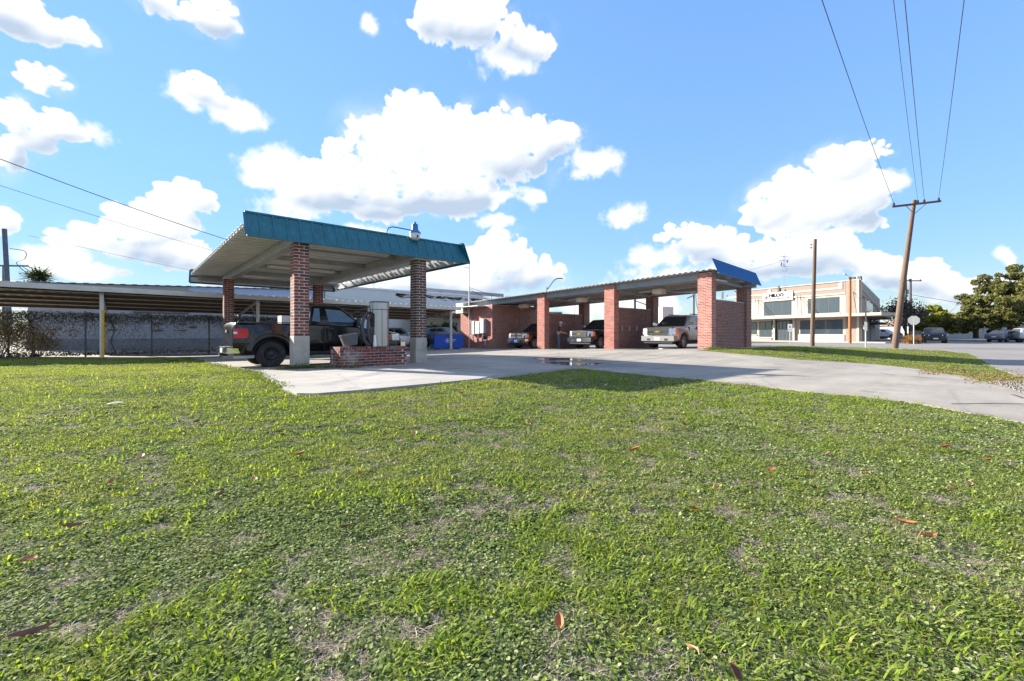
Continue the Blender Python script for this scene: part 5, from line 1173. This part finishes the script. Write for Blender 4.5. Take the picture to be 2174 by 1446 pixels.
vehicle('suv', 'silver SUV with gold grille emblem in the nearest wash bay', (21.75+2.5, 12.95, g(22.5,13)+.005), math.pi, suv(P_silv, e, b))
# parked cars further off
def lamps(xf, xr, w, z, zr):
    h = w/2; return mir([('headlight', m_lamp, [(xf-.02,h*.5,z),(xf-.15,h*.95,z+.02),(xf-.3,h*.97,z+.16),(xf-.06,h*.55,z+.13)], (.03,.02,0)), ('tail_light', m_redl, [(xr+.02,h*.55,zr),(xr+.2,h*.93,zr),(xr+.24,h*.93,zr+.14),(xr+.02,h*.55,zr+.14)], (-.03,.02,0))])
def sedan(paint):
    return dict(cat='car', paint=paint, xr=-2.35, xf=2.3, w=1.8, r=.33, wf=1.4, wr=-1.35, sill=.30, style='five', rim=.22, rise_r=.12, top=[(-2.35,.75),(-2.28,1.02),(-1.5,1.04),(.8,.96),(1.1,.94),(1.9,.84),(2.2,.74),(2.3,.55)],
        cab=dict(zb=.98, zr=1.46, rb=-1.95, fb=1.15, rr=-1.0, fr=.2, inset=.2, win=[[(.50,.18),(.90,.16),(.80,.9),(.52,.92)],[(.16,.22),(.47,.2),(.48,.92),(.26,.9)]], seams=(-.1,.85), handles=(.05,-.9), mirror=(.65,.98)), extra=lamps(2.3,-2.35,1.8,.6,.78), boxes=[('licence_plate', m_plate, (-2.38,-2.351,-.2,.2,.6,.72)), ('licence_plate', m_plate, (2.301,2.32,-.2,.2,.42,.52))])
def crossover(paint, z=1.66): return {**suv(paint, lamps(2.25,-2.25,1.85,.78,.95), [('grille', m_black, (2.2,2.27,-.5,.5,.55,.8)), ('licence_plate', m_plate, (2.271,2.28,-.2,.2,.45,.56))], .9, z), 'mirmat': paint}
x, y = 15.4, 31.2; vehicle('crossover', 'silver crossover parked under the long carport facing right', (x, y, g(x,y)), R(-24), crossover(P_silv))
x, y = at(942, 39); vehicle('parked_car', 'dark car showing just above blue dumpster', (x, y, g(x,y)), R(-70), crossover(P_char, 1.75))
x, y = at(1983, 49); vehicle('suv', 'black SUV facing the street beside leaning utility pole', (x, y, g(x,y)), math.atan2(-y, -x)+.06, crossover(P_blk2, 1.72))
x, y = at(2130, 54); vehicle('sedan', 'grey sedan crossing the street under the big oak', (x, y, g(x,y)), R(-38)+.35, sedan(P_grey))
x, y = at(2207, 52); vehicle('suv', 'silver grey SUV cut off by the right edge', (x, y, g(x,y)), R(-60), crossover(P_silv, 1.7))
x, y = at(1872, 84); vehicle('pickup_truck', 'white pickup parked beyond the corner of office building', (x, y, 0), math.atan2(-y, -x)+1.2, pickup(P_white, 'bar'))

# ------------------------------------------------------------------ man washing the truck
px_, py_ = 22.15, 20.62; pz = g(px_, py_)+.005
man = thing('person', 'person in dark shirt and pale cap washing the black pickup', 'person', (px_, py_, pz), R(-55))
def skin(name, joints, edges, mat, parent, sub=2):
    me = bpy.data.meshes.new(name); me.from_pydata([j[0] for j in joints], edges, []); o = obj(name, me, parent)
    m1 = o.modifiers.new('skin', 'SKIN'); m1.use_smooth_shade = True
    for i, j in enumerate(joints): me.skin_vertices[0].data[i].radius = j[1] if isinstance(j[1], tuple) else (j[1], j[1])
    me.skin_vertices[0].data[0].use_root = True
    m2 = o.modifiers.new('sub', 'SUBSURF'); m2.levels = m2.render_levels = sub; me.materials.append(mat); return o
J = [((0,0,.96),(.15,.11)),((0,.01,1.12),(.15,.105)),((.03,0,1.32),(.17,.11)),((.06,0,1.47),(.09,.08)),((.09,0,1.56),(.055,.055)),((.13,0,1.68),(.082,.095)),((.14,0,1.76),(.06,.07)),
     ((.05,.19,1.43),.062),((.12,.24,1.16),.048),((.36,.12,1.08),.038),((.46,.07,1.07),.032),((.05,-.19,1.43),.062),((.12,-.25,1.16),.048),((.34,-.14,1.06),.038),((.44,-.09,1.04),.032),
     ((0,.10,.88),.095),((.03,.12,.50),.068),((-.02,.13,.10),.045),((.12,.14,.04),.04),((0,-.10,.88),.095),((.05,-.12,.50),.068),((0,-.13,.10),.045),((.14,-.14,.04),.04)]
E_ = [(0,1),(1,2),(2,3),(3,4),(4,5),(5,6),(3,7),(7,8),(8,9),(9,10),(3,11),(11,12),(12,13),(13,14),(0,15),(15,16),(16,17),(17,18),(0,19),(19,20),(20,21),(21,22)]
skin('body', J, E_, M('skin_tone', (.42,.26,.19), .6), man)
cl = lambda idx, grow: [(J[i][0], tuple(k+grow for k in (J[i][1] if isinstance(J[i][1], tuple) else (J[i][1],)*2))) for i in idx]
skin('shirt', cl([1,2,3,7,8,11,12],.022), [(0,1),(1,2),(2,3),(3,4),(2,5),(5,6)], M('shirt_dark', (.035,.028,.025), .9, var=.2), man)
skin('jeans', cl([0,15,16,17,19,20,21],.02), [(0,1),(1,2),(2,3),(0,4),(4,5),(5,6)], M('denim', (.07,.10,.16), .9, var=.25, scale=8), man)
hd = Vector((.13,0,1.70)); MB().lathe([(0,.145),(.06,.135),(.10,.10),(.115,.045),(.113,.03)], tuple(hd), n=16).build('cap', M('cap_pale', (.55,.57,.62), .8), man, 60)
MB().hexa([(.2,-.08,1.725),(.36,-.06,1.70),(.36,.06,1.70),(.2,.08,1.725),(.2,-.08,1.74),(.36,-.06,1.712),(.36,.06,1.712),(.2,.08,1.74)]).build('cap_brim', m_white, man)
for s in (-1, 1): MB().lathe([(0,.012),(.012,.006),(.012,-.006),(0,-.012)], (.215,s*.035,1.685), n=8).build('eye', m_ink, man)
MB().hexa([(.205,-.015,1.635),(.245,-.01,1.64),(.245,.01,1.64),(.205,.015,1.635),(.205,-.01,1.68),(.215,-.006,1.68),(.215,.006,1.68),(.205,.01,1.68)]).build('nose', M('skin_nose', (.42,.26,.19), .6), man)
for h, sg in ((10, 1), (14, -1)):
    p = Vector(J[h][0]); gb = MB()
    for k in range(4): a = p+Vector((.02,(k-1.5)*.019,.0)); gb.tube([a, a+Vector((.045,0,-.008)), a+Vector((.062,0,-.04)), a+Vector((.045,0,-.06))], [.0095,.0095,.009,.008], 6)
    gb.tube([p+Vector((0,-sg*.035,0)), p+Vector((.03,-sg*.06,-.01)), p+Vector((.055,-sg*.055,-.025))], [.012,.011,.009], 6); gb.tube([p-Vector((.04,0,0)), p+Vector((.03,0,0))], [.036,.04], 8)
    gb.build('glove', m_yellow, man, 60)
for s in (1, -1): MB().tube([(-.07,s*.135,.05),(.05,s*.138,.055),(.17,s*.145,.035)], [.05,.055,.045], 8).build('shoe', m_dkgrey, man, 60)
wd = MB().tube([(0,0,0),(.5,0,-.15),(.95,0,-.32)], .012, 6).build('spray_wand', m_dkgrey); wd.location = (px_+.12, py_-.38, pz+1.06); wd.rotation_euler = (0,0,R(-70)); tag(wd, 'thin dark spray wand held by the person in wash bay', 'wand')
# ------------------------------------------------------------------ lawn
PATCH = ((.24,.20,.12), .75, .50, .75)
m_g1 = leafmat('grass_blade', (.085,.135,.022), (.345,.415,.08), (.54,.50,.24), .52, ((.38,.345,.16), .9, .52, .6))
m_g2 = leafmat('weed_leaf', (.055,.095,.028), (.27,.335,.11), (.48,.50,.26), .32, ((.38,.36,.18), .55, .55, .5))
m_g3 = leafmat('dead_thatch', (.17,.14,.10), (.50,.44,.34), (.76,.71,.62), .25)
m_g4 = leafmat('broad_grass', (.16,.25,.032), (.30,.38,.06), (.44,.43,.14), .5)
tufts = bpy.data.collections.new('tuft_sources')
def tuft(name, n, mat, seed, kind):
    r = random.Random(seed); mb = MB()
    for _ in range(n):
        a = r.uniform(0, 6.283); rad = .055*math.sqrt(r.random()); b = Vector((rad*math.cos(a), rad*math.sin(a), -.004)); a2 = r.uniform(0, 6.283)
        if kind == 'grass':
            L = r.uniform(.022,.052); w = r.uniform(.0018,.0032); lean = r.uniform(.35,1.2)
        elif kind == 'long':
            L = r.uniform(.06,.12); w = r.uniform(.0035,.006); lean = r.uniform(.5,1.25)
        elif kind == 'thatch':
            L = r.uniform(.03,.08); w = r.uniform(.0010,.0019); lean = r.uniform(1.15,1.5); b.z += r.uniform(0,.012)
        if kind == 'weed':
            h = r.uniform(.008,.030); s = r.uniform(.005,.0105); c = b+Vector((0,0,h)); nrm = Vector((r.gauss(0,.45), r.gauss(0,.45), 1)).normalized(); u = nrm.orthogonal().normalized(); v = nrm.cross(u); ph = r.random()*6
            mb.poly([c+(u*math.cos(ph+k*1.0472)+v*math.sin(ph+k*1.0472))*s*(1 if k % 3 else 1.35) for k in range(6)])
        else:
            d = Vector((math.cos(a2), math.sin(a2), 0)); s = Vector((-d.y, d.x, 0))*w
            m1 = b+d*L*math.sin(lean)*.45+Vector((0,0,L*math.cos(lean)*.62)); e = b+d*L*math.sin(lean)+Vector((0,0,L*math.cos(lean)*.85))
            mb.add([b-s*.8, b+s*.8, m1+s, m1-s, e], [(0,1,2,3),(3,2,4)])
    me = bpy.data.meshes.new(name); me.from_pydata(mb.v, [], mb.f); me.materials.append(mat); o = bpy.data.objects.new(name, me); tufts.objects.link(o)
for i in range(3): tuft('a%d_grass' % i, 34, m_g1, 10+i, 'grass')
for i in range(2): tuft('b%d_weed' % i, 30, m_g2, 20+i, 'weed')
for i in range(2): tuft('c%d_thatch' % i, 26, m_g3, 30+i, 'thatch')
for i in range(2): tuft('d%d_long' % i, 7, m_g4, 40+i, 'long')
rs = np.random.RandomState(11)
def cand(n, dmin, dmax, umin=-120, umax=2300):
    # uniform over ground area inside the wedge of view, a margin beyond the frame included
    t0, t1 = (umin-CX)/FPX, (umax-CX)/FPX; d = np.sqrt(dmin**2+(dmax**2-dmin**2)*rs.rand(n)); t = t0+(t1-t0)*rs.rand(n)
    return np.stack([d*(Fv.x+Rv.x*t), d*(Fv.y+Rv.y*t)], 1), d
ps = []
for (n, a, b, sc) in ((24000,.75,2.4,.62),(32000,2.4,4.5,.78),(38000,4.5,8,1.0),(42000,8,14,1.3),(52000,14,26,1.8),(26000,26,44,2.4)):
    q, d = cand(n, a, b); ps.append(np.column_stack([q, np.full(n, sc), d]))
ps = np.concatenate(ps)
jit = np.array([(noise.noise((x*4, y*4, 1))*.13, noise.noise((x*4, y*4, 8))*.13) for x, y, s, d in ps])
bad = inpoly(ps[:, :2]+jit, CONC[:,0], CONC[:,1]) | inpoly(ps[:, :2], ROAD[:,0], ROAD[:,1]) | (ps[:,1] > 28.8)
gvp = np.array([tuple(p) for p in gv]); bad |= inpoly(ps[:, :2], gvp[:,0], gvp[:,1])
ps = ps[~bad]
bare = np.array([sstep(.10, .5, -noise.fractal((x*3.1, y*3.1, 5), 1, 2, 2)-.35*noise.noise((x*.8, y*.8, 9))) for x, y, s, d in ps]); keep = rs.rand(len(ps)) > bare*.42; ps = ps[keep]; bare = bare[keep]
ed = []
for a_, b_ in zip(EDGE_R, EDGE_R[1:]):
    L_e = (b_-a_).length; nn = Vector((-(b_-a_).y, (b_-a_).x)).normalized()
    for _ in range(int(L_e*70)):
        q = a_.lerp(b_, rs.rand())+nn*rs.normal()*.045; dd2 = q.dot(Fv); ed.append((q.x, q.y, .62 if dd2 < 4 else .8 if dd2 < 8 else 1.0, dd2))
for a_, b_ in zip(STRIP_LO, STRIP_LO[1:]):
    for _ in range(int((b_-a_).length*45)):
        q = a_.lerp(b_, rs.rand())+Vector((rs.normal(), rs.normal()))*.08; ed.append((q.x, q.y, 1.1, 15.))
ps = np.concatenate([ps, np.array(ed)]); bare = np.concatenate([bare, np.zeros(len(ed))])
N = len(ps); co = np.zeros((N,3), np.float32); kind = np.zeros(N, np.int32); scl = np.zeros((N,3), np.float32); rot = np.zeros((N,3), np.float32)
for i, (x, y, s, d) in enumerate(ps):
    n1 = noise.fractal((x*.55, y*.55, 0), 1, 2, 3); n2 = noise.fractal((x*1.3, y*1.3, 7), 1, 2, 3); n3 = noise.noise((x*.25, y*.25, 3)); r = rs.rand()
    right = sstep(-2, 6, x-y*.55)
    pt_ = min(.70, .5*bare[i]+.24+.6*max(0, n2)+.12*right+.25*max(0,-n1)); pw_ = .26+.75*max(0, n1)-.25*sstep(5, 12, d); pl = .02+.34*max(0, n3+n1*.6)
    if r < pt_: k = 5+rs.randint(2)
    elif r < pt_+pw_: k = 3+rs.randint(2)
    elif r < pt_+pw_+pl: k = 7+rs.randint(2)
    else: k = rs.randint(3)
    kind[i] = k; co[i] = (x, y, g(x, y)-.032+.02*noise.noise((x*.9, y*.9, 0))); f = s*(.7+.6*rs.rand()); f *= 1.15 if k < 3 else 1.; scl[i] = (f, f, f*min(1., 1.15/s)); rot[i] = (0, 0, rs.rand()*6.283)
me = bpy.data.meshes.new('lawn_grass'); me.vertices.add(N); me.vertices.foreach_set('co', co.ravel())
me.attributes.new('kind', 'INT', 'POINT').data.foreach_set('value', kind); me.attributes.new('scl', 'FLOAT_VECTOR', 'POINT').data.foreach_set('vector', scl.ravel()); me.attributes.new('rot', 'FLOAT_VECTOR', 'POINT').data.foreach_set('vector', rot.ravel())
gob = obj('lawn_grass', me); tag(gob, 'patchy green lawn with weeds and dead thatch', 'grass', kind='stuff')
ng = bpy.data.node_groups.new('scatter', 'GeometryNodeTree'); ng.interface.new_socket('Geometry', in_out='INPUT', socket_type='NodeSocketGeometry'); ng.interface.new_socket('Geometry', in_out='OUTPUT', socket_type='NodeSocketGeometry')
a = ng.nodes.new('NodeGroupInput'); b = ng.nodes.new('NodeGroupOutput'); ci = ng.nodes.new('GeometryNodeCollectionInfo'); ci.inputs[0].default_value = tufts; ci.inputs[1].default_value = True; ci.inputs[2].default_value = True
ins = ng.nodes.new('GeometryNodeInstanceOnPoints'); ins.inputs['Pick Instance'].default_value = True
def na(nm, dt): n = ng.nodes.new('GeometryNodeInputNamedAttribute'); n.data_type = dt; n.inputs[0].default_value = nm; return [o for o in n.outputs if o.enabled][0]
ng.links.new(a.outputs[0], ins.inputs['Points']); ng.links.new(ci.outputs[0], ins.inputs['Instance']); ng.links.new(na('kind', 'INT'), ins.inputs['Instance Index'])
e2r = ng.nodes.new('FunctionNodeEulerToRotation'); ng.links.new(na('rot', 'FLOAT_VECTOR'), e2r.inputs[0]); ng.links.new(e2r.outputs[0], ins.inputs['Rotation']); ng.links.new(na('scl', 'FLOAT_VECTOR'), ins.inputs['Scale']); ng.links.new(ins.outputs[0], b.inputs[0])
gob.modifiers.new('scatter', 'NODES').node_group = ng

# ------------------------------------------------------------------ fallen leaves and litter
m_lf = [M('leaf_rust', (.34,.11,.04), .7, var=.3, scale=25), M('leaf_tan', (.48,.25,.13), .7, var=.25, scale=25), M('leaf_dark', (.16,.06,.035), .7, var=.3, scale=25)]
def leafmesh(L, w, curl, mat):
    mb = MB(); n = 9
    for i in range(n):
        t = i/(n-1); ww = w*math.sin(math.pi*(t*.92+.06))**.8*.5; z = curl*L*(2*t-1)**2*.16
        for s in (-1, -.5, 0, .5, 1): mb.v.append(((t-.5)*L, s*ww*(1+.12*math.sin(9*t)), z+.012+abs(s)**1.5*ww*.8*curl))
    mb.f = [(5*i+k, 5*i+k+1, 5*i+6+k, 5*i+5+k) for i in range(n-1) for k in range(4)]
    mb.tube([(-L*.5,0,.014+curl*L*.35),(-L*.72,0,.01)], .002, 4); return mb.mesh('leaf_blade', mat, 60)
big = [(1925,1117,.085,.032,0,-40,1,'orange brown curled leaf on the lawn at right, upper of two'),(1972,1145,.095,.026,0,10,1,'long orange leaf on the lawn at right, lower of two'),(160,1122,.11,.035,2,25,.6,'pale backed brown leaf in the left foreground grass'),(72,1352,.12,.035,2,35,.7,'large dark brown curled leaf at the lower left corner'),(62,1196,.06,.045,0,30,.6,'round red brown leaf near the left edge of the lawn'),(1525,1038,.06,.03,1,20,.8,'tan leaf right of centre on the lawn')]
for (u, v, L, w, c, a, cu, lab) in big:
    p = gp(u, v); o = obj('fallen_leaf', leafmesh(L, w, cu, m_lf[c]), None, (p.x, p.y, p.z+.002), (R(rnd.uniform(-8,8)), R(rnd.uniform(-6,6)), R(a)-YAW)); tag(o, lab, 'leaf', 'fallen leaves on the lawn')
sm = [leafmesh(.055,.032,1,m_lf[0]), leafmesh(.05,.035,.8,m_lf[1]), leafmesh(.045,.028,1.2,m_lf[2])]
for i, (u, v) in enumerate(((2010,955),(1762,972),(2022,1042),(640,970),(540,1023),(735,1126),(1190,1328),(1465,1390),(1555,1440),(1470,1087),(1712,1005),(1735,1042),(240,1028),(2055,1032),(1690,1024),(1640,1003),(300,975),(470,1055),(980,838),(1285,820),(420,900),(1350,960),(880,925),(600,930),(2100,985),(1840,1010),(1450,905),(760,1010),(1120,905),(330,870))):
    p = gp(u, v); o = obj('fallen_leaf', sm[i % 3], None, (p.x, p.y, p.z+.004), (R(rnd.uniform(-25,25)), R(rnd.uniform(-25,25)), rnd.uniform(0,6))); tag(o, 'small dry brown leaf lying in the lawn grass', 'leaf', 'fallen leaves on the lawn'); s = 1+.5*(v < 1000); o.scale = (s, s, s)
p = gp(246, 859); o = MB().add([(-.09,-.03,.02),(.06,-.05,.03),(.10,.03,.02),(-.01,.05,.035),(-.10,.03,.015),(0,0,.045)], [(0,1,5),(1,2,5),(2,3,5),(3,4,5),(4,0,5)]).build('litter', m_white, None, None, tuple(p)); tag(o, 'crumpled white paper litter on the left lawn', 'litter')
# leaf litter drift at the end of the grass strip
ld = []
for _ in range(1700):
    u = rs.uniform(1950, 2190); v = 798+(u-2060)*.07+rs.normal()*8
    if v < 770 or v > 835: continue
    if u < 2040 and v > 797: continue
    q = gp(u, v); ld.append((q.x, q.y, q.z+.012+.02*rs.rand()))
ld = np.array(ld); ix_ = [0]
def lp_(r): ix_[0] = (ix_[0]+1) % len(ld); return ld[ix_[0]]
o = leafcloud(len(ld)-1, lp_, .021, leafmat('drift_leaf', (.15,.085,.045), (.27,.17,.095), (.40,.27,.17), .2), 'leaf_drift', None, 91, flat=.75, aspect=.55); tag(o, 'brown leaves drifted at the end of the grass strip', 'leaves', kind='stuff')
# gravel stones
gs_ = MB(); 
for _ in range(900):
    u = rs.uniform(2100, 2200); v = rs.uniform(812, 842)
    q = gp(u, v)
    if not inpoly(np.array([[q.x, q.y]]), gvp[:,0], gvp[:,1])[0]: continue
    s = rs.uniform(.01,.03); gs_.add([(q.x-s,q.y,q.z+.012),(q.x,q.y-s,q.z+.012),(q.x+s,q.y,q.z+.012),(q.x,q.y+s,q.z+.012),(q.x,q.y,q.z+.014+s)], [(0,1,4),(1,2,4),(2,3,4),(3,0,4)])
tag(gs_.build('gravel', m_grav), 'white gravel stones at the driveway edge', 'gravel', kind='stuff')
# weeds at pillar feet and slab edges
wd_ = []
for (x, y, s, n) in ((3.75,13.7,.28,1100),(4.4,13.2,.25,260),(21.0,9.6,.35,700),(5.0,12.85,.2,200)):
    for _ in range(n): wd_.append((x+rs.normal()*s, y+rs.normal()*s*.45, g(x,y)+abs(rs.normal())*.055))
for _ in range(1800):
    e_ = EDGE_L+EDGE_R[-3:]; i = rs.randint(len(EDGE_L)-1); t = rs.rand(); q = EDGE_L[i].lerp(EDGE_L[i+1], t); wd_.append((q.x+rs.normal()*.09-.03, q.y+rs.normal()*.09-.03, g(q.x,q.y)+.01+abs(rs.normal())*.025))
wd_ = np.array(wd_); ix2 = [0]
def wp_(r): ix2[0] = (ix2[0]+1) % len(wd_); return wd_[ix2[0]]
o = leafcloud(len(wd_)-1, wp_, .03, leafmat('weed_clump', (.06,.11,.02), (.14,.19,.04), (.22,.17,.09), .4), 'weeds', None, 93, aspect=.25); tag(o, 'weeds sprouting at pillar feet and along slab edge', 'weeds', kind='stuff')
